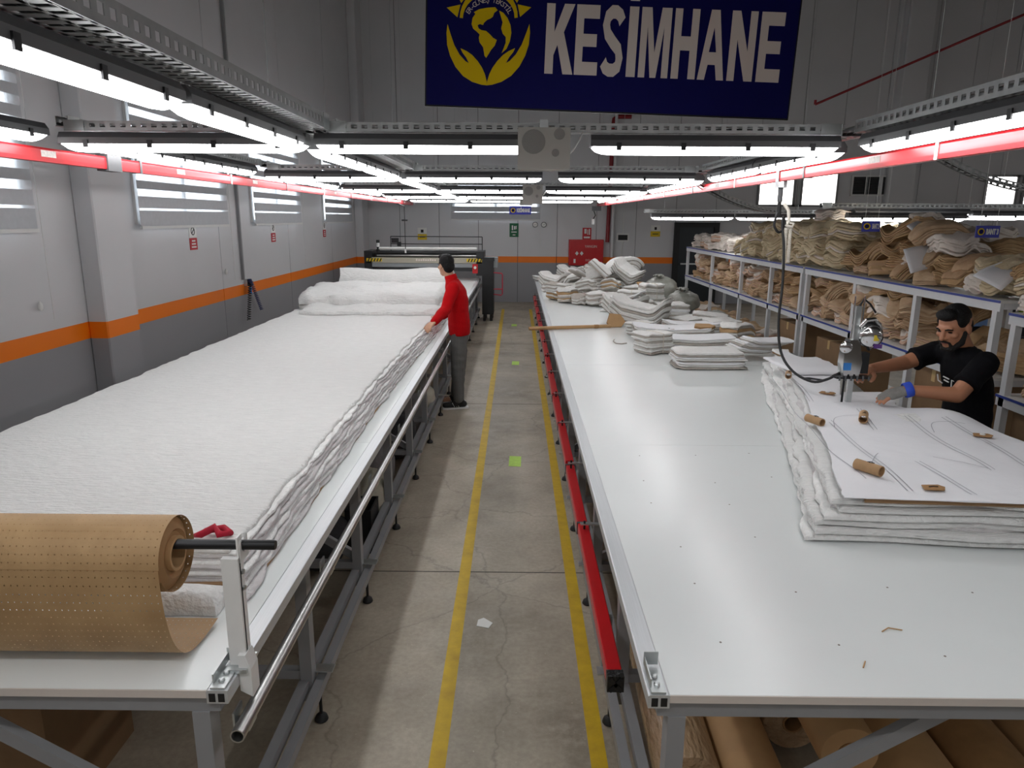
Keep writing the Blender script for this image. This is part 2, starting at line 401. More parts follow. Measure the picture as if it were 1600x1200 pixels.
for x, y, z, lab in ((2.62, 11.0, 2.17, 'batten light by the dark door, left one of the low pair'), (3.9, 11.0, 2.17, 'batten light by the dark door, right one of the low pair'),
                     (4.28, 8.0, 2.215, 'batten light over the fabric heaps, left one below the air grille'), (5.55, 8.0, 2.20, 'batten light over the fabric heaps, right one at the picture edge'),
                     (4.1, 7.75, 2.17, 'lower batten light overlapping another above the fabric heaps'), (6.3, 14.2, 2.2, 'added far fill batten behind the heaps, left of three'), (7.7, 14.2, 2.2, 'added far fill batten behind the heaps, middle of three'), (9.1, 14.2, 2.2, 'added far fill batten behind the heaps, right of three')):  # the three far battens are added to lift the dark right back wall
    light(x, y, z, lab)

# unseen battens added behind the camera and at the right to brighten the hall
for y in (.80, -2.16):
    for x, nm in ((-1.68, 'left'), (-.40, 'middle'), (.98, 'right')):
        light(x, y, ZL, 'added unseen crosswise fill batten behind the camera, %s one of the %s row' % (nm, 'nearer' if y > 0 else 'rear'))
for i, y in enumerate((1.0, 4.0, 7.0, 10.0)):  # off-view rows, added for more light on the right side
    for k, x in enumerate(((5.2, 6.6, 8.0, 9.4), (5.2, 6.6, 8.0, 9.4), (7.0, 8.4, 9.8, 11.2), (9.0, 10.4, 11.8, 13.0))[i]):
        light(x, y, 2.5, 'added unseen fill batten over the right sewing lines, %s along the %s row' % (ordr[k], ordr[i]))
# ---------------------------------------------------------------- perforated cable trays
def tray(lab, L, width, h, cable=True, wires=()):
    t = th('cable_tray', lab, 'cable tray')
    for s in (-1, 1):
        b = MB(); y = s * width / 2; b.box(-L / 2, L / 2, y - .0015, y + .0015, 0, h * .34).box(-L / 2, L / 2, y - .0015, y + .0015, h * .72, h)
        b.box(-L / 2, L / 2, min(y, y - s * .012), max(y, y - s * .012), h - .002, h)
        k = int(L / .052)
        for i in range(k + 1):
            x = -L / 2 + i * (L - .024) / k; b.box(x, x + .024, y - .0015, y + .0015, h * .34, h * .72)
        b.build('side_rail', TRAYM, t)
    b = MB(); k = int(L / .052)
    for i in range(k + 1):
        x = -L / 2 + i * (L - .026) / k; b.box(x, x + .026, -width / 2, width / 2, 0, .002)
    for f in (-.5, -.2, .2, .5): b.box(-L / 2, L / 2, f * width - .006, f * width + .006, 0, .0022)
    b.build('tray_floor', TRAYM, t)
    if cable:
        b = MB(); rr = random.Random(int(L * 100))
        for f in (-.2, .05, .25):
            b.path([(-L / 2 + L * i / 10, f * width + rr.uniform(-.01, .01), .012 + rr.uniform(0, .006)) for i in range(11)], .007, 6)
        b.build('cable', BLACK, t, smooth=True)
    for x in wires: MB().cyl((x, 0, h), (x, 0, 5.4), .0025, n=5).build('suspension_wire', STEEL, t)
    for xa in (-L / 2, L / 2 - .1): MB().box(xa, xa + .1, -width / 2 - .004, -width / 2 - .0016, -.004, h + .004).build('joint_plate', STEEL, t)
    return t
ZT = 2.553
tp = {}
def put_tray(key, lab, x, y, z, ry=False):
    L, wd, h, wires = key
    if key in tp: o = dup(tp[key]); o['label'] = lab
    else:
        o = tray(lab, L, wd, h, True, wires); tp[key] = o
    o.location = (x, y, z); o.rotation_euler.z = pi / 2 if ry else 0
    o['group'] = 'perforated trays of the light grid'
for i, y in enumerate(ROWS):
    put_tray((1.16, .06, .045, ()), 'crosswise perforated tray over the left table, %s row' % ordr[i], -1.69, y, ZT)
    put_tray((2.56, .06, .045, ()), 'long crosswise perforated tray over aisle and right table, %s row' % ordr[i], .32, y, ZT)
for X, nm, wd, hh in ((-2.34, 'along the left side', .06, .05), (-1.09, 'beside the aisle', .19, .07), (1.70, 'above the right table', .1, .06)):
    for k, (ya, yb) in enumerate(((.75, 3.69), (3.83, 6.65), (6.79, 9.61), (9.75, 12.57), (12.71, 15.53))):
        if X < -2 and k == 0: continue
        put_tray((round(yb - ya, 2), wd, hh, (0.9,)), 'lengthwise perforated tray %s, %s section from the camera' % (nm, ordr[k]), X + (.06 if X == -1.09 else 0), (ya + yb) / 2, ZT + (.03 if X < -2 else 0), True)
put_tray((3.2, .08, .05, (-1, 1)), 'perforated tray above the fabric heaps at right', 4.9, 8.0, 2.265)
put_tray((4.3, .08, .05, (-1, 1)), 'perforated tray far behind the heaps at right', 7.7, 14.2, 2.25)
put_tray((2.6, .08, .05, (-1, 1)), 'perforated tray in front of the dark door', 3.2, 11.0, 2.225)
# the curved tray that sweeps down at the right
ct = th('curved_cable_tray', 'perforated tray sweeping down in a curve at the right edge', 'cable tray', (4.2, 7.9, 2.3))
def arc_pts(k): 
    t = k / 24; return Vector((4.25 + 1.75 * t, 7.85, 2.86 - .46 * (1 - (1 - t) ** 2.2) + .0))
for s in (-1, 1):
    b = MB(); P = [arc_pts(k) + Vector((0, s * .07, 0)) for k in range(25)]
    for a, c in zip(P, P[1:]):
        b.bar(a, c, .003, .014); b.bar(a + Vector((0, 0, .05)), c + Vector((0, 0, .05)), .003, .014); b.bar(a, a + Vector((0, 0, .05)), .03, .003, up=(0, 1, 0))
    b.build('side_rail', TRAYM, ct)
b = MB()
for k in range(25): b.bar(arc_pts(k) + Vector((0, -.07, 0)), arc_pts(k) + Vector((0, .07, 0)), .02, .003)
b.build('tray_floor', TRAYM, ct)
MB().path([arc_pts(k) + Vector((0, .01, .02)) for k in range(25)], .012, 6).build('cable', BLACK, ct, smooth=True)
c2 = th('curved_cable_tray', 'thin perforated tray curving off behind the hanging cutter cable', 'cable tray', (2.2, 9.5, 2.2))
def arc2(k):
    t = k / 20; return Vector((1.75 + 1.15 * t, 7.2 + .9 * t, 2.47 - .26 * (1 - (1 - t) ** 2)))
for s in (-1, 1):
    b = MB(); P = [arc2(k) + Vector((-s * .03, s * .03, 0)) for k in range(21)]
    for a, c in zip(P, P[1:]):
        b.bar(a, c, .003, .01); b.bar(a + Vector((0, 0, .035)), c + Vector((0, 0, .035)), .003, .01); b.bar(a, a + Vector((0, 0, .035)), .02, .003, up=(0, 1, 0))
    b.build('side_rail', TRAYM, c2)
MB().path([arc2(k) + Vector((0, 0, .01)) for k in range(21)], .01, 6).build('cable', BLACK, c2, smooth=True)

# ---------------------------------------------------------------- red power rails
REDR = M('red_rail_profile', (206, 40, 48), .28, .1, var=.05, vs=2, stretch=(1, .2, 1))
STICK = M('printed_sticker', (222, 212, 206), .5, var=.2, vs=60)
def rail(lab, X, z, y0, y1, step):
    t = th('power_rail', lab, 'rail', (X, y0, z))
    b = MB(); pr = [(-.024, 0), (-.006, 0), (-.006, .008), (.006, .008), (.006, 0), (.024, 0), (.026, .02), (.026, .06), (.02, .07), (-.02, .07), (-.026, .06), (-.026, .02)]
    b.prism(pr, y0, y1, ((X, 0, z), (1, 0, 0), (0, 0, 1), (0, 1, 0))); b.build('rail_profile', REDR, t)
    y = y0 + .9; k = 0
    while y < y1:
        b = MB(); b.box(X - .03, X + .03, y - .012, y + .012, z - .003, z + .075).cyl((X, y, z + .075), (X, y, ZT + .01), .008, n=8); b.build('hanger_clamp', STEEL if k % 2 == 0 else DGREY, t)
        MB().box(X - .0275, X - .026, y + .5, y + .62, z + .024, z + .056).box(X + .026, X + .0275, y + .5, y + .62, z + .024, z + .056).build('sticker', STICK, t)
        y += step; k += 1
    return t
rail('long red power rail running along the left side below the lights', -2.45, 2.405, -.6, 16.9, 1.48)
rail('long red power rail above the right table carrying the cutter cable', 1.85, 2.40, -.6, 16.9, 1.48)
MB_ = MB().box(-2.485, -2.415, 4.35, 4.5, 2.395, 2.49); tr = MB_.build('rail_feed_box', DGREY, None, org=(-2.45, 4.42, 2.44)); tag(tr, 'dark grey feed box clipped round the left red rail', 'electrical box')

# ---------------------------------------------------------------- loudspeakers
SPKM = M('beige_grey_cabinet', (168, 166, 160), .55, var=.03); GRL = M('speaker_grille', (138, 137, 134), .7, bump=.3, bs=400)
def speaker(lab, x, y, z, w_, h_):
    s = th('loudspeaker', lab, 'speaker', (x, y, z - h_ / 2))
    MB().prism([(-w_ / 2, .0), (w_ / 2, .0), (w_ / 2 - .02, .13), (-w_ / 2 + .02, .13)], -h_ / 2, h_ / 2, ((x, y, z), (1, 0, 0), (0, 1, 0), (0, 0, 1))).build('cabinet', SPKM, s)
    for dx, dz, r in ((-.05, .03, .056), (.072, .065, .026), (.055, -.02, .018)):
        MB().cyl((x + dx * w_ / .25, y - .002, z + dz * h_ / .19), (x + dx * w_ / .25, y + .01, z + dz * h_ / .19), r * w_ / .25, n=24).build('driver_grille', GRL, s)
    MB().box(x - .02, x + .02, y + .06, y + .09, z + h_ / 2, 2.6).build('bracket', STEEL, s)
    MB().path([(x + w_ / 2 - .01, y + .05, z - .03), (x + w_ / 2 + .02, y + .05, z), (x + w_ / 2 + .05, y + .08, z + .05), (x + w_ / 2 + .07, y + .12, z + .09)], .004, 6).build('cable', WHITEP, s)
speaker('boxy beige loudspeaker hung from the nearest tray over the aisle', .122, 3.55, 2.462, .25, .19)
speaker('small grey loudspeaker hanging over the middle of the aisle', .19, 9.58, 2.44, .26, .24)
speaker('tiny far loudspeaker above the small blue hanging sign', .17, 15.5, 2.50, .26, .2)

# ---------------------------------------------------------------- the big hanging sign
NAVY = M('navy_sign_face', (4, 4, 82), .6, var=.03, spec=.2); SGOLD = M('yellow_sign_vinyl', (222, 188, 10), .6, spec=.2); SWHT = M('off_white_sign_vinyl', (218, 206, 198), .6, spec=.2)
SS = .00509; SW, SH = 2.87, 1.5
sg = th('hanging_sign', 'large navy hanging sign reading KESİMHANE with yellow globe emblem', 'sign', (-.735, 6.0, 3.013))
sg.rotation_euler = (0, R_(1.85), 0)
def sbuild(b, name, mat, par=sg):
    o = b.build(name, mat, None, org=(0, 0, 0)); o.parent = par; return o
sbuild(MB().box(0, SW, 0, .03, 0, SH), 'panel', NAVY)
sbuild(MB().box(-.012, SW + .012, .005, .025, -.012, 0).box(-.012, 0, .005, .025, 0, SH).box(SW, SW + .012, .005, .025, 0, SH), 'edge_frame', BLKMET)
FR = lambda u, v: ((u, 0, v), (1, 0, 0), (0, 0, 1), (0, -1, 0))
def glyph(ch):
    t = .30
    if ch == 'E': return [[(0, 0), (1, 0), (1, .19), (t + .03, .19), (t + .03, .41), (.92, .41), (.92, .59), (t + .03, .59), (t + .03, .81), (1, .81), (1, 1), (0, 1)]]
    if ch == 'K': return [[(0, 0), (t, 0), (t, .27), (.43, .42), (.66, 0), (1.02, 0), (.64, .60), (1, 1), (.63, 1), (t, .60), (t, 1), (0, 1)]]
    if ch == 'H': return [[(0, 0), (t, 0), (t, .41), (1 - t, .41), (1 - t, 0), (1, 0), (1, 1), (1 - t, 1), (1 - t, .61), (t, .61), (t, 1), (0, 1)]]
    if ch == 'M': return [[(0, 0), (.22, 0), (.22, .74), (.40, 0), (.60, 0), (.78, .74), (.78, 0), (1, 0), (1, 1), (.67, 1), (.5, .36), (.33, 1), (0, 1)]]
    if ch == 'N': return [[(0, 0), (.28, 0), (.28, .60), (.68, 0), (1, 0), (1, 1), (.72, 1), (.72, .42), (.32, 1), (0, 1)]]
    if ch == 'A': return [[(0, 0), (.27, 0), (.36, .22), (.36, .40), (.5, .76), (.5, 1), (.34, 1)], [(1, 0), (.73, 0), (.64, .22), (.64, .40), (.5, .76), (.5, 1), (.66, 1)], [(.36, .22), (.64, .22), (.64, .40), (.36, .40)]]
    if ch == 'İ': return [[(0, 0), (1, 0), (1, 1), (0, 1)], [(0, 1.08), (1, 1.08), (1, 1.42), (0, 1.42)]]
    if ch == 'S':
        P = [(.09, .20), (.20, .12), (.38, .085), (.60, .085), (.80, .14), (.86, .26), (.78, .39), (.5, .49), (.24, .60), (.15, .73), (.22, .85), (.42, .915), (.62, .915), (.80, .87), (.91, .78)]
        P = [Vector(p) for p in P]; A = []; B = []
        for i, p in enumerate(P):
            d = P[min(i + 1, len(P) - 1)] - P[max(i - 1, 0)]; d = Vector((d.x, d.y * 1.6)).normalized(); nn = Vector((-d.y, d.x))
            ww = .15 + .02 * abs(d.y); A.append((p.x + nn.x * ww, p.y + nn.y * ww * .62)); B.append((p.x - nn.x * ww, p.y - nn.y * ww * .62))
        return [[A[i], B[i], B[i + 1], A[i + 1]] for i in range(len(P) - 1)]
ext = [(0, .116), (.124, .220), (.236, .322), (.342, .380), (.393, .517), (.531, .632), (.642, .752), (.766, .872), (.888, .985)]
for ch, (a, c) in zip('KESİMHANE', ext):
    b = MB()
    for poly in glyph(ch): b.prism([(x * (c - a) * 1.87, y * .505) for x, y in poly], .0005, .006, FR(.925 + a * 1.87, .262))
    sbuild(b, 'letter', SWHT)
def lg(pts, name, mat, dz=.005):
    out = []
    for cx, cy in pts:
        x = 13 + cx / 8.28; out.append((x * SS, (163 + .0393 * x - cy / 8.28) * SS + .0))
    sbuild(MB().prism(out[::-1], .0005, dz, FR(0, 0)), name, mat)
    return out
mir = lambda pts: [(1336 - x, y) for x, y in pts]
hand = [(152, 400), (140, 500), (150, 640), (190, 770), (260, 900), (360, 1010), (480, 1080), (600, 1115), (668, 1122), (666, 1080), (640, 990), (600, 910), (545, 835), (470, 760), (400, 715), (322, 682), (345, 730), (395, 790), (432, 858), (385, 832), (310, 755), (240, 640), (190, 510)]
lg(hand, 'emblem_hand', SGOLD); lg(mir(hand), 'emblem_hand', SGOLD)
lg([(480, 262), (545, 228), (640, 212), (745, 205), (778, 240), (735, 270), (720, 315), (690, 335), (650, 350), (610, 385), (600, 410), (560, 398), (530, 412), (545, 450), (580, 470), (640, 480), (690, 520), (730, 560), (778, 585), (755, 650), (710, 700), (680, 750), (650, 795), (628, 770), (608, 670), (560, 610), (550, 560), (560, 520), (520, 485), (475, 450), (455, 400), (465, 330), (500, 280)], 'emblem_globe', SGOLD)
lg([(797, 245), (850, 270), (905, 330), (945, 410), (960, 500), (945, 600), (905, 690), (845, 740), (870, 680), (892, 620), (890, 550), (850, 510), (830, 450), (845, 380), (820, 310)], 'emblem_globe', SGOLD)
arc = [(668 + 365 * cos(t) , 325 - 350 * sin(t)) for t in [pi * k / 16 for k in range(17)]] + [(668 - 325 * cos(t) * (1 if True else 0), 330 - 275 * sin(t)) for t in [pi * k / 16 for k in range(17)]]
lg(arc, 'emblem_sun', SGOLD)
for k in range(7):
    t = pi * (k + .5) / 7 if k not in (0, 6) else (R_(14) if k == 0 else pi - R_(14))
    r0, r1, hw = 395, 545, .19
    lg([(668 + r0 * cos(t - hw), 340 - r0 * sin(t - hw)), (668 + r1 * cos(t), 340 - r1 * sin(t)), (668 + r0 * cos(t + hw), 340 - r0 * sin(t + hw))], 'emblem_ray', SGOLD)
word = 'ER-GÜNEŞ TEKSTİL'
for k, chh in enumerate(word):
    if chh == ' ': continue
    t = pi * (.86 - .72 * k / (len(word) - 1)); cx, cy = 668 + 285 * cos(t), 360 - 235 * sin(t)
    x = 13 + cx / 8.28
    text(chh, .05, (x * SS, -.003, (163 + .0393 * x - cy / 8.28) * SS), sg, SWHT, (pi / 2, -(t - pi / 2) * .9, 0), name='emblem_letter')
for x in (.25, SW - .25): sbuild(MB().cyl((x, .015, SH), (x, .015, 4.9), .004, n=6), 'suspension_wire', STEEL)
# small hanging signs
def small_sign(lab, words, x, y, z, w_, h_, rz=0.):
    s = th('hanging_sign', lab, 'sign', (x, y, z)); s.rotation_euler.z = rz
    def sb(b, n, m): o = b.build(n, m, None, org=(0, 0, 0)); o.parent = s; return o
    sb(MB().box(-w_ / 2, w_ / 2, 0, .006, 0, h_), 'panel', M('blue_sign_panel', (40, 48, 168), .4))
    sb(MB().lathe([(h_ * .30, 0), (h_ * .30, .003)], (-w_ / 2 + h_ * .45, 0, h_ * .5), (0, -1, 0), 18), 'emblem', SGOLD)
    sb(MB().lathe([(h_ * .2, 0), (h_ * .2, .0045)], (-w_ / 2 + h_ * .45, 0, h_ * .5), (0, -1, 0), 14), 'emblem_centre', NAVY)
    text(words, h_ * .62, ((h_ * .86 - .04 * w_) / 2, -.002, h_ * .48), s, WHITEP, bold=.003 * h_ / .1, fit=w_ * .96 - h_ * .95)
    for a in (-.35, .35): sb(MB().cyl((a * w_, .003, h_), (a * w_, .003, h_ + (.12 if z < 2.01 or len(words) > 7 else 3.2)), .0015, n=5), 'hanging_cord', WHITEP)
    return s
small_sign('small blue hanging sign reading BANT 3 at the right', 'BANT 3', 3.36, 5.22, 2.02, .178, .084, R_(4))
small_sign('small blue hanging sign reading BANT 2 between the heaps', 'BANT 2', 3.2, 6.62, 2.035, .15, .095, R_(-25))
small_sign('small far blue hanging sign reading KESİMHANE over the aisle', 'KESİMHANE', .05, 15.52, 2.205, .46, .17)
# ================================================================ cutting tables
def inst(me, name, parent, loc, rot=None):
    """an object that shares mesh data; loc in world coordinates"""
    o = bpy.data.objects.new(name, me); COL.objects.link(o)
    if parent: o.parent = parent; o.location = Vector(loc) - Vector(parent_world(parent))
    else: o.location = loc
    if rot: o.rotation_euler = rot
    return o
YT0, YT1 = 1.73, 15.6
LEGY = [1.765] + [2.68 + .98 * k for k in range(14)]
SEAMS = [YT0, 3.97, 6.3, 8.63, 10.96, 13.29, YT1]
foot_me = MB().lathe([(.026, 0), (.03, .006), (.024, .024), (.012, .034), (.007, .036), (.007, .13)], (0, 0, 0), (0, 0, 1), 14).mesh('levelling_foot', BLACK, smooth=40)
def table(lab, xe, sgn):
    """xe = aisle edge, sgn = direction away from the aisle"""
    t = th('cutting_table', lab, 'table', (xe + sgn * 1.07, 8.6, 0))
    X = lambda a: xe + sgn * a
    def bx(a0, a1, y0, y1, z0, z1, name, m):
        x0, x1 = sorted((X(a0), X(a1))); return MB().box(x0, x1, y0, y1, z0, z1).build(name, m, t)
    for ya, yb in zip(SEAMS, SEAMS[1:]):
        bo = bx(.06, 2.15, ya + .001, yb - .001, .828, .85, 'tabletop_board', BOARD)
    bx(.06, 2.15, YT0 - .003, YT0 + .0005, .826, .8495, 'edge_band', BOARDEDGE)
    # extruded aluminium edge profile, hollow at the end
    b = MB(); x0, x1 = sorted((X(0), X(.06)))
    pr = [(x0, .81), (x1, .81), (x1, .85), (x1 - .004, .8515), (x0 + .004, .8515), (x0, .848)]
    b.prism(pr, YT0 - .004, YT1, ((0, 0, 0), (1, 0, 0), (0, 0, 1), (0, 1, 0))); b.build('edge_profile', ALU, t)
    for c in (.018, .044): b = MB().box(X(c) - .009, X(c) + .009, YT0 - .0055, YT0 - .004, .816, .842); b.build('profile_slot', BLACK, t)
    bx(.03, 2.15, YT0 + .01, YT0 + .05, .775, .826, 'apron', GREY); bx(.03, 2.15, YT1 - .05, YT1 - .01, .775, .826, 'apron', GREY)
    bx(.03, .07, YT0 + .05, YT1 - .05, .765, .809, 'side_rail', GREY); bx(2.1, 2.14, YT0 + .05, YT1 - .05, .775, .826, 'side_rail', GREY)
    leg = MB().box(-.025, .025, -.03, .03, 0, .66).mesh('leg', GREY)
    cross = MB().box(-.98, .98, -.02, .02, -.02, .02).mesh('cross_bar', GREY)
    plate = MB().box(-.075, .055, -.028, .028, 0, .006).mesh('tie_plate', STEEL)
    br = MB().bar((-.42, 0, -.27), (.42, 0, .27), .03, .045).mesh('diagonal_brace', GREY)
    for i, y in enumerate(LEGY):
        inst(leg, 'leg', t, (X(.085), y, .115)); inst(leg, 'leg', t, (X(2.1), y, .115))
        inst(cross, 'cross_bar', t, (X(1.09), y, .235)); inst(cross, 'cross_bar', t, (X(1.09), y + .001, .79))
        inst(plate, 'tie_plate', t, (X(.06), y + .04, .225), (0, 0, 0 if sgn > 0 else pi))
        inst(foot_me, 'levelling_foot', t, (X(.04), y, 0)); inst(foot_me, 'levelling_foot', t, (X(2.1), y, 0))
        if i % 2 == 0: inst(br, 'diagonal_brace', t, (X(.5), y + .035, .52), (0, 0, 0 if sgn > 0 else pi))
    bx(.075, .115, YT0 + .03, YT1 - .03, .17, .215, 'lower_rail', GREY)
    bx(.018, .056, YT0 + .03, YT1 - .03, .155, .2, 'outer_rail', GREY)
    bx(2.09, 2.13, YT0 + .03, YT1 - .03, .17, .215, 'lower_rail', GREY)
    # end clamp bracket with two bolts
    xa, xb = sorted((X(.008), X(.05)))
    b = MB().box(xa, xb, YT0 + .0, YT0 + .10, .853, .858); b.box(xa, xa + .004, YT0 + .02, YT0 + .13, .858, .885).add([], [])
    b.box(xa, xb, YT0 + .126, YT0 + .13, .858, .90); br_ = b.build('end_bracket', STEEL, t)
    for yy in (.03, .065): MB().lathe([(.009, 0), (.009, .006), (.006, .009)], (X(.029), YT0 + yy, .858), (0, 0, 1), 6).build('bolt', STEEL, br_)
    return t
tl = table('long white cutting table left of the aisle', -.80, -1)
tr_ = table('long white cutting table right of the aisle', .373, 1)
# chrome tube along the left table
b = MB().pipe((-.772, 1.70, .725), (-.772, 15.4, .725), .021, .017, 20); b.build('chrome_rail', CHROME, tl, smooth=40)
hook = MB().box(-.03, .012, -.03, .03, -.028, -.021).box(-.034, -.028, -.03, .03, -.028, .03).mesh('rail_bracket', STEEL)
for y in LEGY: inst(hook, 'rail_bracket', tl, (-.772, y + .02, .725))
# red bars along the right table
BARE = M('black_tape', (16, 16, 17), .35, bump=.4, bs=60)
yb = [2.32] + [y + .02 for y in LEGY[2:]] + [15.45]
for i, (ya, yc) in enumerate(zip(yb, yb[1:])):
    dz = .012 * (i % 2)
    o = MB().prism([(.347, .445), (.397, .445), (.401, .449), (.401, .499), (.397, .503), (.347, .503), (.343, .499), (.343, .449)], ya + .012, yc - .03, ((0, 0, -dz), (1, 0, 0), (0, 0, 1), (0, 1, 0))).build('red_bar', RED, tr_)
    MB().box(.338, .406, yc - .045, yc - .03, .44 - dz, .508 - dz).build('bar_clamp', DGREY, tr_)
    MB().box(.35, .45, yc - .13, yc - .10, .53, .536).build('bar_bracket', STEEL, tr_)
    MB().cyl((.372, yc - .115, .495), (.372, yc - .115, .55), .006, n=8).build('bar_bolt', BLKMET, tr_)
MB().box(.341, .403, 2.29, 2.333, .441, .506).build('taped_end_cap', BARE, tr_)
MB().bar((.35, 2.288, .445), (.395, 2.288, .50), .014, .004, up=(0, 1, 0)).build('tape_strip', BLKMET, tr_)
MB().bar((.35, 2.288, .50), (.395, 2.288, .445), .014, .004, up=(0, 1, 0)).build('tape_strip', BLKMET, tr_)
for y in LEGY[1:]: MB().box(.385, .425, y + .1, y + .13, .2, .445).build('bar_stand', GREY, tr_)
# pin holes in the laminate of the right table
PIN = M('pin_hole', (120, 112, 104), .8)
pin = MB().lathe([(.004, 0), (.004, .0006)], (0, 0, .8502), (0, 0, 1), 6).mesh('pin_hole', PIN)
rr = random.Random(3)
for j in range(4):
    for k in range(6):
        inst(pin, 'pin_hole', tr_, (.66 + j * .33 + rr.uniform(-.03, .03), 1.98 + k * .36 + rr.uniform(-.06, .06), 0))

# ---------------------------------------------------------------- layered spreads of wadding
WAD = M('white_wadding', (226, 226, 224), .95, var=.045, vs=26, bump=.9, bs=55, spec=.1, stretch=(.35, 1.6, 1))
WADS = M('wadding_ply', (232, 232, 230), .95, var=.08, vs=16, bump=.7, bs=46, spec=.1)
WADG = M('grey_nonwoven_ply', (205, 202, 202), .95, var=.10, vs=12, bump=.6, bs=40, spec=.1)
WADB = M('brown_paper_ply', (150, 118, 84), .8, var=.1, vs=12)
PAPER = M('marker_paper', (230, 230, 233), .75, var=.015, vs=5, bump=.4, bs=6, spec=.2)
N = lambda x, y, z=0.: noise.noise(Vector((x, y, z)))
def spread(XL, XR, y0, y1, z0, z1, seed, wob=.012, puff=.006, nv=120, full=False, round_=.01, ywob=.01, top=None):
    """one ply as a closed slab between the side curves XL(y), XR(y); edges wander, the top is softly uneven"""
    us = [0, .003, .010, .03, .25, .5, .75, .97, .99, .997, 1] if not full else [0, .003, .008] + [k / 40 for k in range(1, 40)] + [.992, .997, 1]
    b = MB(); nu = len(us); vs_ = [0, .0012, .004] + [k / nv for k in range(1, nv)] + [.996, .9988, 1]
    T = []; B = []
    for j, v in enumerate(vs_):
        for i, u in enumerate(us):
            y = y0 + (y1 - y0) * v
            xl = XL(y) + wob * (N(y * 3.1, seed) + .6 * N(y * 9, seed + 5) + .35 * N(y * 27, seed + 9)); xr = XR(y) + wob * (N(y * 3.3, seed + 31) + .6 * N(y * 10, seed + 35) + .35 * N(y * 29, seed + 3))
            x = xl + (xr - xl) * u
            yy = y + ywob * (N(x * 2.4, seed + 50) + .6 * N(x * 8, seed + 55)) * (1 if v < .02 or v > .98 else 0)
            ed = min(u, 1 - u) * abs(xr - xl); ev = min(v, 1 - v) * (y1 - y0); e = min(ed, ev)
            f = max(0., 1 - e / round_) if round_ else 0
            z = z1 - (z1 - z0) * .5 * f * f + puff * (N(x * 5, y * 5, seed) * .7 + N(x * 14, y * 14, seed + 2) * .4) * (1 - f)
            if top: z += top(x, y) * (1 - f)
            T.append((x, yy, max(z, z0 + .003))); B.append((x + (x - (xl + xr) / 2) * 0, yy, z0))
    nvv = len(vs_); n0 = len(T); o = 0
    fs = [(j * nu + i, j * nu + i + 1, (j + 1) * nu + i + 1, (j + 1) * nu + i) for j in range(nvv - 1) for i in range(nu - 1)]
    per = [i for i in range(nu)] + [j * nu + nu - 1 for j in range(1, nvv)] + [(nvv - 1) * nu + i for i in range(nu - 2, -1, -1)] + [j * nu for j in range(nvv - 2, 0, -1)]
    V = T + [B[k] for k in per]; m = len(per)
    fs += [(per[(k + 1) % m], per[k], n0 + k, n0 + (k + 1) % m) for k in range(m)]
    fs.append(tuple(range(n0 + m - 1, n0 - 1, -1)))
    b.add(V, fs); return b

fs_ = th('wadding_spread', 'long spread of white wadding plies covering the left table', 'fabric stack', (-1.9, 6.2, .85))
pl = [(.007, WADB, .0), (.010, WADG, .010), (.008, WADG, -.004), (.010, WADS, .006), (.009, WADG, -.002), (.006, WADB, -.012), (.010, WADG, .012), (.009, WADG, .0), (.010, WADS, .010), (.009, WADG, -.006), (.010, WADG, .004), (.009, WADS, -.010), (.010, WADG, .002), (.009, WADG, -.012), (.010, WADS, .0), (.018, WAD, -.022)]
z = .8515
for k, (h, m, off) in enumerate(pl):
    last = k == len(pl) - 1
    xr0 = -.945 - .0028 * k + off
    spread(lambda y: -2.86 + .006 * k, lambda y, q=xr0: q + .012 * sin(y * .9) + .022 * max(0, (y - 5) / 3), 2.19 + .007 * k, 10.6, z, z + h + .001, k * 7 + 1, wob=.026 if k else .01, puff=.002 if not last else .008, full=last, nv=150 if last else 130, round_=.004 if not last else .014, ywob=.02).build('fabric_ply', m, fs_, smooth=50)
    z += h
ZF = z
# folded heap on the far half of the spread
hp = [('broad crumpled white wadding fold lying lowest on the far spread', 8.35, 10.3, -2.62, -.93, ZF + .004, .07, 91), ('thick upper white wadding fold in front of the wadding roll', 8.75, 10.62, -2.72, -.98, ZF + .072, .13, 97)]
for lab, y0, y1, xl, xr, z0, h, sd in hp:
    o = spread(lambda y: xl + .16 * N(y * 1.7, sd) - .12 * (y - y0), lambda y: xr + .06 * N(y * 2, sd + 4), y0, y1, z0, z0 + h, sd, wob=.06, puff=.03, full=True, nv=50, round_=.10, ywob=.09,
               top=lambda x, y: .05 * N(x * 1.8, y * 3.2, sd) + .03 * N(x * 4, y * 6, sd)).build('wadding_fold', WAD, None, smooth=60, org=(-1.8, 9.4, z0))
    tag(o, lab, 'fabric fold')
b = MB(); nn = 40; ring = 28; V = []
for i in range(nn + 1):
    x = -2.66 + 1.68 * i / nn
    for k in range(ring):
        t = 2 * pi * k / ring; r = .185 + .02 * N(x * 1.7, cos(t) * 1.3, sin(t)) + .012 * N(x * 4, cos(t) * 3, 4)
        V.append((x + .02 * sin(3 * t), 10.84 + r * 1.15 * cos(t), ZF + .19 + .0 * x + r * sin(t) * (.98 + .1 * sin(x * 4.2))))
V = [(x, y, max(z, ZF + .005)) for x, y, z in V]
b.add(V, [(i * ring + k, i * ring + (k + 1) % ring, (i + 1) * ring + (k + 1) % ring, (i + 1) * ring + k) for i in range(nn) for k in range(ring)] + [tuple(range(ring - 1, -1, -1)), tuple(nn * ring + k for k in range(ring))])
tag(b.build('wadding_roll', WAD, None, smooth=60, org=(-1.8, 10.84, ZF)), 'thick rolled-up white wadding lying across the left table', 'fabric roll')
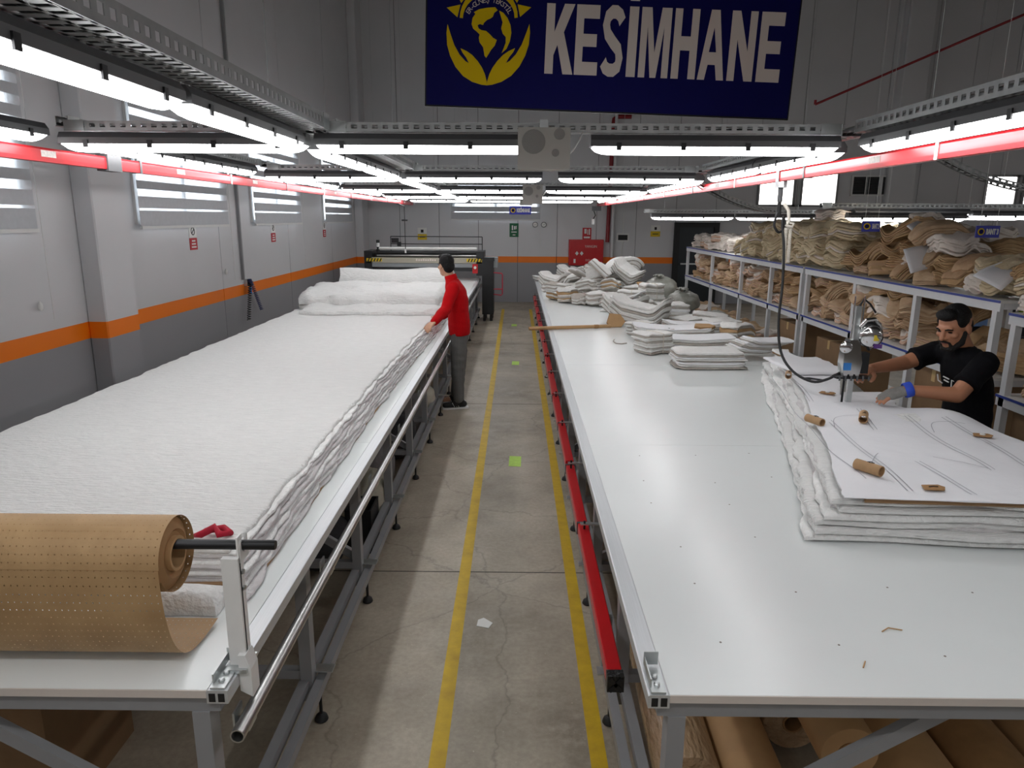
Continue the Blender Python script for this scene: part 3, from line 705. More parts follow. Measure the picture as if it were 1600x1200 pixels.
o = spread(lambda y: -2.93, lambda y: -2.62, 9.9, 10.75, ZF + .002, ZF + .15, 12, wob=.05, puff=.02, nv=24, round_=.06, ywob=.05).build('wadding_fold', WADG, None, smooth=60, org=(-2.75, 10.3, ZF))
tag(o, 'greyish crumpled wadding end beside the wadding roll by the wall', 'fabric fold')
# folded offcuts and a red cloth at the near end
o = spread(lambda y: -1.36, lambda y: -.985, 2.10, 2.21, .8515, .925, 5, wob=.012, puff=.012, nv=14, round_=.03, ywob=.012).build('wadding_offcut', WADS, None, smooth=60, org=(-1.17, 2.15, .8515))
tag(o, 'folded white wadding offcut tucked behind the kraft roll', 'fabric fold')
b = MB(); P = [(-1.155, 2.36, ZF + .012), (-1.12, 2.33, ZF + .03), (-1.09, 2.38, ZF + .035), (-1.06, 2.34, ZF + .028), (-1.035, 2.38, ZF + .014), (-1.07, 2.41, ZF + .02), (-1.11, 2.39, ZF + .02), (-1.14, 2.41, ZF + .012)]
b.path(P, [.008, .013, .015, .014, .012, .013, .012, .006], 8)
tag(b.build('red_cloth', M('crimson_cloth', (176, 20, 48), .8, var=.2, vs=30), None, smooth=True, org=(-1.1, 2.38, ZF)), 'small crumpled crimson cloth strip beside the black rod', 'cloth')

# ---------------------------------------------------------------- kraft paper roll on its rod
def perf_mat():
    m = bpy.data.materials.new('perforated_kraft'); m.use_nodes = True; nt = m.node_tree; L = nt.links.new; bs = nt.nodes['Principled BSDF']
    uv = nt.nodes.new('ShaderNodeUVMap'); mp = nt.nodes.new('ShaderNodeVectorMath'); mp.operation = 'MULTIPLY'; mp.inputs[1].default_value = (55, 42, 1); L(uv.outputs[0], mp.inputs[0])
    fr = nt.nodes.new('ShaderNodeVectorMath'); fr.operation = 'FRACTION'; L(mp.outputs[0], fr.inputs[0])
    sb = nt.nodes.new('ShaderNodeVectorMath'); sb.operation = 'SUBTRACT'; sb.inputs[1].default_value = (.5, .5, 0); L(fr.outputs[0], sb.inputs[0])
    ln = nt.nodes.new('ShaderNodeVectorMath'); ln.operation = 'LENGTH'; L(sb.outputs[0], ln.inputs[0])
    gt = nt.nodes.new('ShaderNodeMath'); gt.operation = 'GREATER_THAN'; gt.inputs[1].default_value = .085; L(ln.outputs['Value'], gt.inputs[0])
    L(gt.outputs[0], bs.inputs['Alpha'])
    n = nt.nodes.new('ShaderNodeTexNoise'); n.inputs['Scale'].default_value = 8; n.inputs['Detail'].default_value = 9; L(uv.outputs[0], n.inputs['Vector'])
    r = nt.nodes.new('ShaderNodeValToRGB'); r.color_ramp.elements[0].color = (*lin((164, 132, 92)), 1); r.color_ramp.elements[1].color = (*lin((178, 146, 104)), 1); r.color_ramp.elements[0].position = .35; r.color_ramp.elements[1].position = .65
    L(n.outputs[0], r.inputs[0]); L(r.outputs[0], bs.inputs['Base Color']); bs.inputs['Roughness'].default_value = .6
    return m
PERF = perf_mat()
def uv_grid(name, fn, uvf, nu, nv, mat, parent):
    b = MB(); b.grid(fn, nu, nv); o = b.build(name, mat, parent, smooth=True)
    uvl = o.data.uv_layers.new(name='UVMap')
    for lp_ in o.data.loops:
        k = lp_.vertex_index; uvl.data[lp_.index].uv = uvf((k // (nv + 1)) / nu, (k % (nv + 1)) / nv)
    return o
RX0, RX1, RY, RZ, RR = -2.9, -.972, 1.87, 1.196, .108
kr = th('kraft_paper_roll', 'large perforated kraft paper roll held on a black rod', 'paper roll', (-1.9, RY, .86))
prof = []   # the sheet leaves the front of the roll, drops to the table and curls back
pts = [(RY - RR - .001, RZ), (RY - RR + .002, RZ - .08), (RY - RR + .012, RZ - .16), (RY - RR + .034, RZ - .235), (RY - RR + .07, RZ - .293), (RY - RR + .115, RZ - .325), (RY - RR + .17, RZ - .336), (RY - RR + .24, RZ - .334), (RY - RR + .30, RZ - .326)]
def cat(p, k):
    t = k * (len(p) - 1); i = min(int(t), len(p) - 2); f = t - i
    P0, P1, P2, P3 = (Vector(p[max(0, min(len(p) - 1, i + d))]) for d in (-1, 0, 1, 2))
    return .5 * ((2 * P1) + (P2 - P0) * f + (2 * P0 - 5 * P1 + 4 * P2 - P3) * f * f + (3 * P1 - P0 - 3 * P2 + P3) * f ** 3)
def sheet(u, v):
    q = cat(pts, v); return (RX0 + (RX1 - .002 - RX0 + (.03 * max(0, v - .6))) * u, q[0], q[1])
uv_grid('hanging_sheet', sheet, lambda u, v: (u * 1.93, .2 + v * .62), 24, 40, PERF, kr)
uv_grid('outer_wrap', lambda u, v: (RX0 + (RX1 - RX0) * u, RY - RR * cos(v * 5.9), RZ + RR * sin(v * 5.9)), lambda u, v: (u * 1.93, .2 - v * .68), 24, 64, PERF, kr)
b = MB().lathe([(.045, .0), (.104, .0), (.104, RX1 - RX0 - .02), (.070, RX1 - RX0 - .004), (.062, RX1 - RX0 - .012), (.045, RX1 - RX0 - .012), (.045, 0)], (RX0, RY, RZ), (1, 0, 0), 40, close=False); b.build('wound_paper', KRAFTD, kr, smooth=40)
b = MB().pipe((RX0 - .01, RY, RZ), (RX1 + .004, RY, RZ), .05, .042, 28); b.build('core_tube', KRAFT, kr, smooth=40)
rd = MB().lathe([(.0125, 0), (.0145, .004), (.0145, 2.4), (.0125, 2.404)], (-3.09, RY, RZ + .0275), (1, 0, 0), 20).build('support_rod', BLKMET, None, smooth=40, org=(-1.9, RY, RZ + .0275)); tag(rd, 'black steel rod running through the kraft paper roll', 'rod')
for x, lab in ((-.805, 'white upright post with forked top holding the black rod at aisle'), (-2.93, 'white upright post holding the black rod on the wall side')):
    ps = th('rod_post', lab, 'post', (x, RY - .04, .852))
    MB().prism([(-.024, 0), (.024, 0), (.024, .018), (-.024, .018)], .0, .34, ((x, RY - .045, .86), (1, 0, 0), (0, 1, 0), (0, 0, 1))).build('post', WHITEP, ps)
    MB().prism([(.019, 0), (.024, 0), (.024, .03), (.019, .03)], .0, .40, ((x, RY - .035, .86), (1, 0, 0), (0, 1, 0), (0, 0, 1))).build('post_flange', WHITEP, ps)
    MB().prism([(-.03, 1.18), (.03, 1.18), (.03, 1.245), (.0185, 1.25), (.0165, 1.213), (0, 1.203), (-.0165, 1.213), (-.0185, 1.245), (-.03, 1.235)], -.027, -.021, ((x, RY, 0), (0, 1, 0), (0, 0, 1), (-1, 0, 0))).build('fork', WHITEP, ps)
    for zz in (1.10, 1.15): MB().lathe([(.008, 0), (.008, .006)], (x + .024, RY - .02, zz), (1, 0, 0), 6).build('bolt', STEEL, ps)
    MB().box(x - .03, x + .032, RY - .07, RY + .02, .8525, .865).build('foot_plate', STEEL, ps)
    if x > -1: MB().prism([(.0, .79), (.035, .77), (.035, .86), (.022, .905), (0, .905)], .0, .055, ((x + .006, RY - .06, 0), (1, 0, 0), (0, 0, 1), (0, 1, 0))).build('side_block', WHITEP, ps)

# ---------------------------------------------------------------- cut stack on the right table
def XLr(y): return 1.215 + (y - 2.75) * .30 if y < 4.19 else 1.647 + (y - 4.19) * .262
def XRr(y):
    if y < 3.95: return 2.50 + .05 * sin((y - 2.6) * 2)
    if y < 4.4: return 2.50 - .46 * ((y - 3.95) / .45) ** .8
    if y < 5.0: return 2.04 + .26 * (y - 4.4) / .6
    return 2.30 + .05 * sin(y * 5)
rs = th('cut_fabric_stack', 'thick white fabric and wadding stack being cut on right table', 'fabric stack', (1.9, 4.0, .85))
def hump(x, y): return .045 * math.exp(-((x - 2.45) ** 2 / .02 + (y - 3.85) ** 2 / .05)) + .007 * sin(x * 7 + y * 3) + .006 * sin(y * 9 - x * 4) + .004 * sin(x * 13 - y * 6)
pl2 = [(.010, WADG, .02, -.01), (.018, WADS, -.03, .02), (.009, WADG, .0, -.012), (.020, WAD, -.02, .03), (.009, WADG, .06, -.016), (.020, WAD, -.012, .012), (.008, WADG, .03, -.01), (.020, WADS, .0, .028), (.010, WADG, .03, -.012), (.018, WAD, .01, .016), (.008, WADG, .03, -.008), (.016, WAD, .02, .010), (.018, WADB, .15, .028), (.006, WADS, .12, .0)]
z = .8515
for k, (h, m, off, yo) in enumerate(pl2):
    slant = (1.0, .5, 1.)[0] * .007 * k
    fr_ = lambda x: 0
    bb = spread(lambda y: XLr(y) + slant + off + .02 * sin(y * 2 + k), lambda y: XRr(y) - .004 * k, 2.72 - yo + .004 * k, 6.05, z, z + h + .002, 40 + k * 3, wob=.03 if k < 12 else .012, puff=.005, nv=90, round_=.014 if k < 12 else .003, ywob=.045 if k < 12 else .008, top=hump if k > 11 else None)
    # the near edge runs slightly towards the camera on the right
    bb.v = [(x, y - .085 * (x - 1.2) * max(0, 1 - (y - 2.6) / 1.0), zz) for x, y, zz in bb.v]
    bb.build('fabric_ply', m, rs, smooth=50); z += h
ZR = z
mk = spread(lambda y: XLr(y) + .13 + .012 * sin(y * 6), lambda y: XRr(y) + .02, 2.715, 6.0, ZR + .002, ZR + .005, 77, wob=.012, puff=.0, full=True, nv=80, round_=0, ywob=.006, top=hump)
mk.v = [(x, y - .085 * (x - 1.2) * max(0, 1 - (y - 2.6) / 1.0), zz) for x, y, zz in mk.v]
mko = mk.build('marker_paper', PAPER, rs, smooth=50)
INK = M('pencil_grey_line', (168, 168, 174), .8)
def zpap(x, y): return ZR + .005 + hump(x, y)
def ink(p, w_=.0018):
    n_ = 26; b = MB(); V = []
    for i in range(n_ + 1):
        q = cat(p, i / n_); q2 = cat(p, min(1, i / n_ + .01)); q1 = cat(p, max(0, i / n_ - .01)); d = (q2 - q1); d = Vector((-d.y, d.x)).normalized() * w_
        for s in (-1, 1):
            x, y = q.x + d.x * s, q.y + d.y * s; V.append((x, y - .085 * (x - 1.2) * max(0, 1 - (y - 2.6) / 1.0), zpap(x, y) + .0032))
    b.add(V, [(2 * i, 2 * i + 1, 2 * i + 3, 2 * i + 2) for i in range(n_)]); b.build('pattern_line', INK, mko, org=parent_world(rs))
for dx in (0, .022):
    ink([(1.62 + dx, 2.80), (1.66 + dx, 3.2), (1.72 + dx, 3.7), (1.80 + dx, 4.2), (1.93 + dx, 4.9)])
    ink([(1.86 + dx, 2.78), (1.86 + dx, 3.2), (1.90 + dx, 3.6), (2.0 + dx, 4.05)])
    ink([(2.12 + dx, 2.78), (2.14 + dx, 3.1), (2.13 + dx, 3.4), (2.2 + dx, 3.9)])
    ink([(2.34 + dx, 2.78), (2.32 + dx, 3.1), (2.36 + dx, 3.5), (2.35 + dx, 3.8)])
ink([(1.50, 2.9), (1.52, 3.3), (1.60, 3.8), (1.68, 4.3), (1.8, 4.9)]); ink([(1.62, 3.1), (1.76, 3.3), (1.9, 3.35)]); ink([(1.9, 3.35), (2.02, 3.2), (2.14, 3.1)]); ink([(2.2, 3.6), (2.28, 3.75), (2.42, 3.7)]); ink([(1.72, 3.7), (1.82, 3.9), (2.0, 3.9)])
# cardboard cores and tags on the stack
CORE = M('brown_card_core', (170, 136, 98), .7, var=.1, vs=20); HOLE = M('dark_core_inside', (52, 36, 22), .9)
def core(lab, x, y, ang, L=.10, r=.022):
    c = th('cardboard_core', lab, 'cardboard tube', (x, y, zpap(x, y) + .002 + r)); d = Vector((sin(ang), -cos(ang), 0)); p = Vector(c.location)
    MB().pipe(p - d * L / 2, p + d * L / 2, r, r - .004, 20).build('tube', CORE, c, smooth=40)
    MB().path([p + Vector((0, 0, r)) - d * .01, p + Vector((.008, .0, r + .004)), p + Vector((.012, 0, r)) + d * .012, p + Vector((-.006, 0, r + .002)) + d * .004], .0016, 5).build('wire_twist', BLKMET, c)
core('upright-lying brown card core farthest, left of the cutter', 1.925, 4.93, -.37); core('tilted brown card core near the left edge of the white stack', 1.64, 3.77, .40, .11); core('brown card core in the middle of the white stack', 1.92, 3.80, -.47, .125, .024); core('nearest brown card core at the front edge of the white stack', 1.54, 2.95, .55, .12, .024)
def ctag(lab, x, y, ang, pin_=True):
    c = th('card_tag', lab, 'card', (x, y, zpap(x, y) + .009)); p = c.location
    ax = Vector((cos(ang), sin(ang), .0)); ay = Vector((-sin(ang), cos(ang), .02))
    MB().prism([(-.05, -.022), (.03, -.03), (.05, .0), (.035, .026), (-.035, .026)], 0, .004, (p, ax, ay, (0, 0, 1))).build('card', KRAFTD, c)
    if pin_: MB().lathe([(.013, 0), (.013, .004), (.008, .007)], Vector(p) + Vector((0, 0, .004)), (0, 0, 1), 12).build('pin_head', WHITEP, c, smooth=40)
    else: MB().path([Vector(p) + ax * -.02 + Vector((0, 0, .006)), Vector(p) + Vector((0, 0, .008)), Vector(p) + ax * .02 + Vector((0, 0, .006))], .002, 5).build('staple', BLKMET, c)
ctag('brown card tag with white pin left of the cutter blade', 1.985, 4.42, -.45); ctag('brown card tag with white pin at the far right of the stack', 2.40, 3.52, -.2); ctag('brown card tag at the front edge of the white stack', 1.735, 2.79, .05, False)
# loose cut pieces beside the cutter
for lab, x0, x1, y0, y1, z0, sd in (('loose cut white paper piece under the gloved hand', 2.08, 2.46, 4.28, 4.72, .8515, 3), ('loose white cut sheet behind the cutter', 1.98, 2.40, 5.0, 5.6, ZR + .012, 8)):
    o = spread(lambda y: x0 + .05 * N(y * 3, sd), lambda y: x1 + .05 * N(y * 4, sd + 2), y0, y1, z0, z0 + (.15 if z0 < .9 else .02), sd, wob=.03, puff=.008, full=True, nv=24, round_=.01, ywob=.03).build('cut_piece', PAPER, None, smooth=50, org=(x0 + .2, y0 + .2, z0)); tag(o, lab, 'fabric piece')
# ================================================================ layered bundles of cut cloth
W1 = M('cut_wadding_ply', (226, 225, 222), .95, var=.06, vs=22, bump=.4, bs=40, spec=.1)
W2 = M('grey_ply_gap_shade', (176, 170, 162), .95, var=.1, vs=18, bump=.4, bs=40, spec=.1)  # grey ply, coloured darker to give the shaded gaps between plies
W3 = M('cut_fabric_white', (238, 238, 240), .85, var=.03, vs=9, bump=.25, bs=18, spec=.15)
BG = [M('beige_cloth', (206, 180, 150), .9, c2=(178, 150, 120), vs=7, bump=.5, bs=26, spec=.1), M('tan_cloth', (196, 166, 134), .9, c2=(164, 134, 104), vs=6, bump=.5, bs=22, spec=.1),
      M('cream_cloth', (216, 202, 172), .9, c2=(192, 174, 142), vs=8, bump=.6, bs=30, spec=.1), M('pinkish_cloth', (212, 182, 162), .9, c2=(184, 152, 130), vs=6, bump=.5, bs=24, spec=.1),
      M('off_white_cloth', (228, 220, 212), .9, c2=(206, 196, 186), vs=6, bump=.4, bs=24, spec=.1), M('kraft_cloth', (190, 160, 122), .85, c2=(166, 136, 100), vs=6, bump=.3, bs=20, spec=.15)]
STR = M('cotton_string', (214, 206, 190), .9)
def bundle(seed, L, W, H, n, mats, style='flat', amp=.03, tie=True, shape=.35, npt=30):
    """stack of n plies: each ply a rounded rim, plies wander; style bends the whole stack"""
    r = random.Random(seed); b = MB(); rows = []
    per = []
    for k in range(npt):
        t = 2 * pi * k / npt; c, s = cos(t), sin(t); e = shape
        per.append((math.copysign(abs(c) ** e, c) * L / 2 * (1 + .10 * N(c * 1.5, s * 1.5, seed)), math.copysign(abs(s) ** e, s) * W / 2 * (1 + .12 * N(c * 1.5, s * 1.5, seed + 9))))
    zz = 0.; hs = [r.uniform(.6, 1.4) for _ in range(n)]; t_ = sum(hs); hs = [h * H / t_ for h in hs]
    ox = oy = 0.
    for i, h in enumerate(hs):
        ox += r.uniform(-1, 1) * .012; oy += r.uniform(-1, 1) * .010; sc = r.uniform(.93, 1.04)
        for f, ins in ((.0, .94), (.2, 1.0), (.8, 1.0), (1., .94)):
            rows.append((zz + f * h, ins * sc, ox, oy, i))
        zz += h
    def dfm(x, y, z):
        u = x / L; w_ = y / W
        jit = (.010 if style != 'lump' else .016) * (N(x * 14 + seed, y * 14, z * 9) + .6 * N(x * 34 + seed, y * 34, z * 20))
        if style == 'wave': z += amp * sin(u * 5.5 + seed) + amp * .5 * sin(u * 11 + 1)
        elif style == 'arch':
            R = L * .42; a = x / R; zc = z + .0; x, z = (R + zc) * sin(a), (R + zc) * cos(a) - R * cos(L / 2 / R)
        elif style == 'sag': z += amp * (2 * u) ** 2
        elif style == 'fan': x += z * 1.2 * (1 if seed % 2 else -1); z = z * .8 + amp * sin(u * 3 + seed)
        elif style == 'lump': z = z * (1 + .25 * N(u * 2.5, w_ * 2.5, seed)) * (1 - .25 * abs(2 * u) ** 3) + amp * N(u * 3, w_ * 3, seed + 4); y += .03 * N(u * 3, 0, seed); x += .03 * N(w_ * 3, z * 8, seed)
        else: z += amp * .4 * N(u * 3, w_ * 3, seed)
        if tie: g = math.exp(-(u / .09) ** 2); y *= 1 - .16 * g; z = z * (1 - .14 * g) + H * .07 * g
        return (x, y + jit, z + jit * .7)
    V = [dfm(x * s + ox_, y * s + oy_, z) for z, s, ox_, oy_, i in rows for x, y in per]
    m = len(rows); F = []; MI = []
    for i in range(m - 1):
        for k in range(npt): F.append((i * npt + k, i * npt + (k + 1) % npt, (i + 1) * npt + (k + 1) % npt, (i + 1) * npt + k)); MI.append(rows[i][4] % len(mats))
    zt, s, ox_, oy_, _ = rows[-1]; base = len(V)
    for f in (.85, .6, .35, .12):
        V += [dfm(x * s * f + ox_, y * s * f + oy_, zt + .003) for x, y in per]
    prev = (m - 1) * npt
    for q in range(4):
        cur = base + q * npt
        for k in range(npt): F.append((prev + k, prev + (k + 1) % npt, cur + (k + 1) % npt, cur + k)); MI.append((n - 1) % len(mats))
        prev = cur
    F.append(tuple(prev + k for k in range(npt))); MI.append((n - 1) % len(mats))
    F.append(tuple(range(npt - 1, -1, -1))); MI.append(0)
    zmin = min(v[2] for v in V); V = [(x, y, z - zmin) for x, y, z in V]
    b.add(V, F); b.mi = MI
    me = b.mesh('cloth_bundle', mats, smooth=48)
    ring = None
    if tie:
        rows_t = [V[k] for k in range(m * npt) if abs(V[k][0]) < L * .09]
        if rows_t:
            ys = [p[1] for p in rows_t]; zs = [p[2] for p in rows_t]; y0, y1, z0, z1 = min(ys) - .003, max(ys) + .003, max(min(zs), .004), max(zs) + .004
            q = [(0, y0, z0), (0, y0, z1), (0, (y0 + y1) / 2, z1 + .004), (0, y1, z1), (0, y1, z0)]
            ring = MB().path(q, .003, 5).mesh('tie_string', STR)
    return me, ring
def place(pr, name, lab, cat_, loc, rz=0., rx=0., ry=0., sc=(1, 1, 1), group=None):
    me, ring = pr
    o = bpy.data.objects.new(name, me); COL.objects.link(o); o.location = loc; o.rotation_euler = (rx, ry, rz); o.scale = sc
    tag(o, lab, cat_, group)
    if ring: c = bpy.data.objects.new('tie_string', ring); COL.objects.link(c); c.parent = o
    return o
WM = [W2, W1, W1]; WH = [W2, W1, W3]
PW = {k: bundle(*a, **kw) for k, (a, kw) in dict(
    long=((1, .62, .34, .145, 8, WH), dict(style='flat', tie=False, shape=.16, npt=44)), tall=((2, .32, .27, .20, 11, WM), dict(style='flat', shape=.2, npt=40)),
    slab=((3, .80, .36, .12, 6, WH), dict(style='sag', amp=.03, tie=False, shape=.22, npt=40)), wave=((4, .56, .34, .21, 9, WM), dict(style='wave', amp=.055, tie=False, shape=.3)),
    fan=((5, .42, .30, .16, 9, WH), dict(style='fan', amp=.03, tie=False)), flat=((6, .40, .30, .09, 5, WH), dict(style='flat', tie=False, shape=.18, npt=40)),
    arch=((7, .52, .30, .10, 6, WM), dict(style='arch', tie=True)), s1=((8, .38, .27, .17, 8, WM), dict(style='wave', amp=.025)), s2=((9, .36, .25, .15, 7, WM), dict(style='lump', amp=.03)),
    s3=((10, .34, .24, .2, 8, [W2, W1, BG[5]]), dict(style='lump', amp=.03)), roll=((11, .36, .22, .16, 9, WM), dict(style='arch', tie=True, shape=.5)), k1=((12, .34, .28, .10, 4, [BG[5], W1]), dict(style='sag', amp=.05))).items()}
TZ = .8515
CB = 'cloth bundle'
# the bundles that can be told apart, front to back on the right table
for key, lab, x, y, z, rz, kw in (
    ('long', 'long low stack of white cut plies nearest the uncut stack', 1.73, 6.28, TZ, .02, {}),
    ('tall', 'tall square stack of grey-white plies left of the long low stack', 1.36, 6.92, TZ, .5, {}),
    ('slab', 'wide flat white stack lying behind the long low stack', 1.82, 7.12, TZ, .05, {}),
    ('slab', 'second wide flat white stack with curled left end', 1.70, 7.62, TZ, -.06, dict(sc=(1.05, 1, 1.2))),
    ('fan', 'fanned-out stack of white plies beside the hanging cable', 2.17, 6.66, TZ + .06, .2, dict(ry=.12)),
    ('wave', 'big wavy stack of grey-white plies next to the card hexagon', 1.50, 8.72, TZ, -.55, dict(sc=(1.25, 1.1, 1.15))),
    ('wave', 'second wavy stack tumbling behind the card hexagon', 1.42, 9.35, TZ, -.7, dict(sc=(1.0, 1, 1))),
    ('flat', 'small white stack with a lifted corner in mid table', 2.05, 9.35, TZ, .1, dict(sc=(1, 1, 2.0))),
    ('flat', 'flat white stack turned cornerwise in mid table', 2.10, 8.55, TZ, .6, dict(sc=(1.1, 1.1, 1.3))),
    ('flat', 'flat grey-edged stack leaning towards the shelves', 2.36, 8.75, TZ, -.35, dict(sc=(1.1, 1, 1.5), ry=.1)),
    ('tall', 'upright grey-white stack standing before the grey sacks', 2.02, 10.6, TZ, .3, dict(sc=(1, .9, 1.7))),
    ('tall', 'broad grey-white stack with dented top in the far heap', 1.70, 10.6, TZ, -.2, dict(sc=(1.1, 1, 1.2))),
    ('tall', 'short grey-white stack behind the second wide flat stack', 1.42, 8.05, TZ, .9, dict(sc=(.9, .9, .7))),
    ('flat', 'thin white stack between the cornerwise stack and shelves', 2.36, 8.15, TZ, .2, dict(sc=(1, 1, 1.6))),
    ('slab', 'third wide flat stack under the brown card piece', 2.02, 8.02, TZ, .12, dict(sc=(.8, .9, 1.1))),
    ('s1', 'rumpled grey bundle left of the lifted-corner stack', 1.72, 9.75, TZ, .3, {}),
    ('s2', 'rumpled grey bundle behind the lifted-corner stack', 2.12, 9.82, TZ, -.3, {}),
    ('fan', 'fanned grey stack leaning at the start of the far heap', 1.40, 10.1, TZ, -.5, dict(sc=(1.1, 1.1, 1.3), ry=-.2)),
    ('slab', 'grey-white sheet hanging at the far left table corner', .66, 15.1, TZ, .25, dict(sc=(.75, .9, .7))),
    ('roll', 'striped arched bundle crowning the far heap', 1.85, 12.3, TZ + .32, .3, dict(sc=(1.3, 1.3, 1.3)))):
    place(PW[key], 'cloth_bundle', lab, CB, (x, y, z), rz, **kw)
# the far heap, where bundles cannot be told apart
rr = random.Random(21); keys = ['s1', 's2', 's3', 'arch', 's1', 's2', 'wave', 'k1', 'tall']
ORD = ['first', 'second', 'third', 'fourth', 'fifth', 'sixth', 'seventh', 'eighth', 'ninth', 'tenth', 'eleventh', 'twelfth', 'thirteenth', 'fourteenth', 'fifteenth', 'sixteenth', 'seventeenth', 'eighteenth', 'nineteenth', 'twentieth', 'twenty-first', 'twenty-second', 'twenty-third']
GH = 'grey-white bundles of the far heap'
for lev, cnt, yr, xr_ in ((0, 22, (11.3, 15.2), (.66, 2.0)), (1, 11, (11.3, 14.2), (.95, 2.0)), (2, 4, (11.6, 13.0), (1.25, 1.9))):
    got = []
    for _ in range(cnt * 30):
        if len(got) >= cnt: break
        x, y = rr.uniform(*xr_), rr.uniform(*yr)
        if lev == 0 and x < .6 + (y < 11.2) * .1: continue
        if all((x - a) ** 2 + ((y - c) * .8) ** 2 > .36 ** 2 for a, c in got): got.append((x, y))
    for q_, (x, y) in enumerate(sorted(got, key=lambda p: p[1])):
        k = rr.choice(keys); place(PW[k], 'cloth_bundle', 'tied grey-white bundle in the far heap, %s layer, %s from the near side' % (['bottom', 'middle', 'top'][lev], ORD[q_]), CB, (x, y, TZ + lev * .15), rr.uniform(-1, 1), rr.uniform(-.25, .25) * lev, rr.uniform(-.25, .25) * lev, (rr.uniform(.85, 1.1),) * 3, GH)
for q_, (x, y, rz, k) in enumerate(((.66, 11.55, .5, 'k1'), (.80, 11.15, 1.0, 's3'), (1.02, 10.95, .9, 's2'), (1.22, 10.75, .2, 's1'), (1.42, 10.6, .1, 's2'))):
    place(PW[k], 'cloth_bundle', 'small tied bundle, %s from the aisle in front row of the far heap' % ORD[q_], CB, (x, y, TZ), rz, group='front row of the far heap')
for q_, (x, y, z, rz, ry) in enumerate(((1.05, 12.0, TZ + .33, .4, .5), (1.32, 11.8, TZ + .45, -.3, .7), (.75, 14.2, TZ + .02, .1, 0))):
    place(PW['flat'], 'cloth_bundle', ('white piece tilted on the left of the far heap', 'white piece sticking up highest on the far heap', 'flat white piece at the far table end')[q_], CB, (x, y, z), rz, 0, ry, group='white pieces on the far heap')
for lab, x, y, z, rz, rx in (('brown kraft card leaning on the far heap', 1.28, 11.9, TZ + .30, .3, .8), ('brown kraft card lying before the upright stack', 1.95, 11.1, TZ + .27, .8, .55), ('brown card hexagon propped at the end of the kraft stick', 1.20, 8.62, TZ + .075, .2, 1.15), ('brown card piece on the fanned stack', 2.0, 7.55, TZ + .16, .1, .1)):
    c = th('kraft_card', lab, 'card', (x, y, z)); c.rotation_euler = (rx, 0, rz)
    o = MB().prism([(-.12, -.03), (-.08, -.09), (.06, -.09), (.12, -.02), (.08, .07), (-.07, .09)], 0, .012).build('card_sheet', KRAFTD, None, org=(0, 0, 0)); o.parent = c
    o = MB().prism([(-.115, -.028), (-.076, -.085), (.057, -.085), (.113, -.02), (.075, .065), (-.066, .085)], .014, .022).build('card_sheet', KRAFT, None, org=(0, 0, 0)); o.parent = c
for lab, x, y, z in (('small kraft tag on the second wide flat stack', 1.62, 7.52, TZ + .142), ('small kraft tag on the first wide flat stack', 1.78, 7.05, TZ + .112)):
    c = th('card_tag', lab, 'card', (x, y, z)); MB().prism([(x - .06, y - .03), (x + .05, y - .035), (x + .06, y + .02), (x - .04, y + .035)], z, z + .005).build('card', KRAFTD, c); MB().lathe([(.012, 0), (.012, .005)], (x, y, z + .005), (0, 0, 1), 10).build('pin_head', BLKMET, c)
b = MB().pipe((.14, 8.28, .872), (1.13, 8.50, .876), .021, .016, 14); st = b.build('kraft_stick', KRAFT, None, smooth=40, org=(.6, 8.4, .852)); tag(st, 'long kraft paper tube laid across the edge of the right table', 'paper tube')
o = MB().lathe([(.022, 0), (.024, .01), (.024, .05), (.022, .06)], (.92, 8.453, .8752), (.976, .217, .004), 12).build('tape_band', KRAFTD, st, smooth=40, org=(.6, 8.4, .852))
ho = MB().path([(1.16, 7.42, .856), (1.10, 7.36, .858), (1.045, 7.40, .857), (1.03, 7.5, .862), (1.05, 7.58, .866)], .006, 6).build('fabric_strip', W2, None, smooth=True, org=(1.1, 7.45, .852)); tag(ho, 'thin curled grey fabric strip on the bare right table', 'fabric strip')
# grey translucent sacks behind the heap
SACK = M('grey_film_sack', (150, 150, 142), .35, c2=(124, 124, 116), vs=9, bump=.9, bs=11, spec=.5, alpha=.93)
def sack(lab, x, y, z, rx, ry, rz_, sd, mat=SACK, name='film_sack', knot=True):
    b = MB(); n_, m_ = 30, 18; V = []
    for i in range(m_ + 1):
        t = pi * i / m_
        for k in range(n_):
            a = 2 * pi * k / n_; d = Vector((sin(t) * cos(a), sin(t) * sin(a), -cos(t)))
            f = 1 + .12 * N(d.x * 2, d.y * 2, d.z * 2 + sd) + .09 * abs(N(d.x * 5, d.y * 5, d.z * 5 + sd)) + .05 * N(d.x * 11, d.y * 11, d.z * 11 + sd)
            V.append((x + d.x * rx * f, y + d.y * ry * f, max(z, z + rz_ * .92 + d.z * rz_ * f)))
    b.add(V, [(i * n_ + k, i * n_ + (k + 1) % n_, (i + 1) * n_ + (k + 1) % n_, (i + 1) * n_ + k) for i in range(m_) for k in range(n_)])
    s = th(name, lab, 'sack', (x, y, z)); b.build('sack_body', mat, s, smooth=60)
    if knot:
        b = MB(); p = Vector((x - rx * .2, y - ry * .3, z + rz_ * 1.85))
        for q in range(7): a = 2 * pi * q / 7; b.path([p - Vector((0, 0, .05)), p, p + Vector((.05 * cos(a), .05 * sin(a), .05)), p + Vector((.09 * cos(a + .3), .09 * sin(a + .3), .04))], [.02, .014, .022, .008], 6)
        b.build('gathered_neck', mat, s, smooth=60)
    return s
sack('grey tied film sack standing at the far heap by the door', 2.28, 11.4, TZ, .26, .34, .2, 3); sack('grey film sack with open neck in front of shelf posts', 2.38, 10.2, TZ, .22, .3, .15, 8)
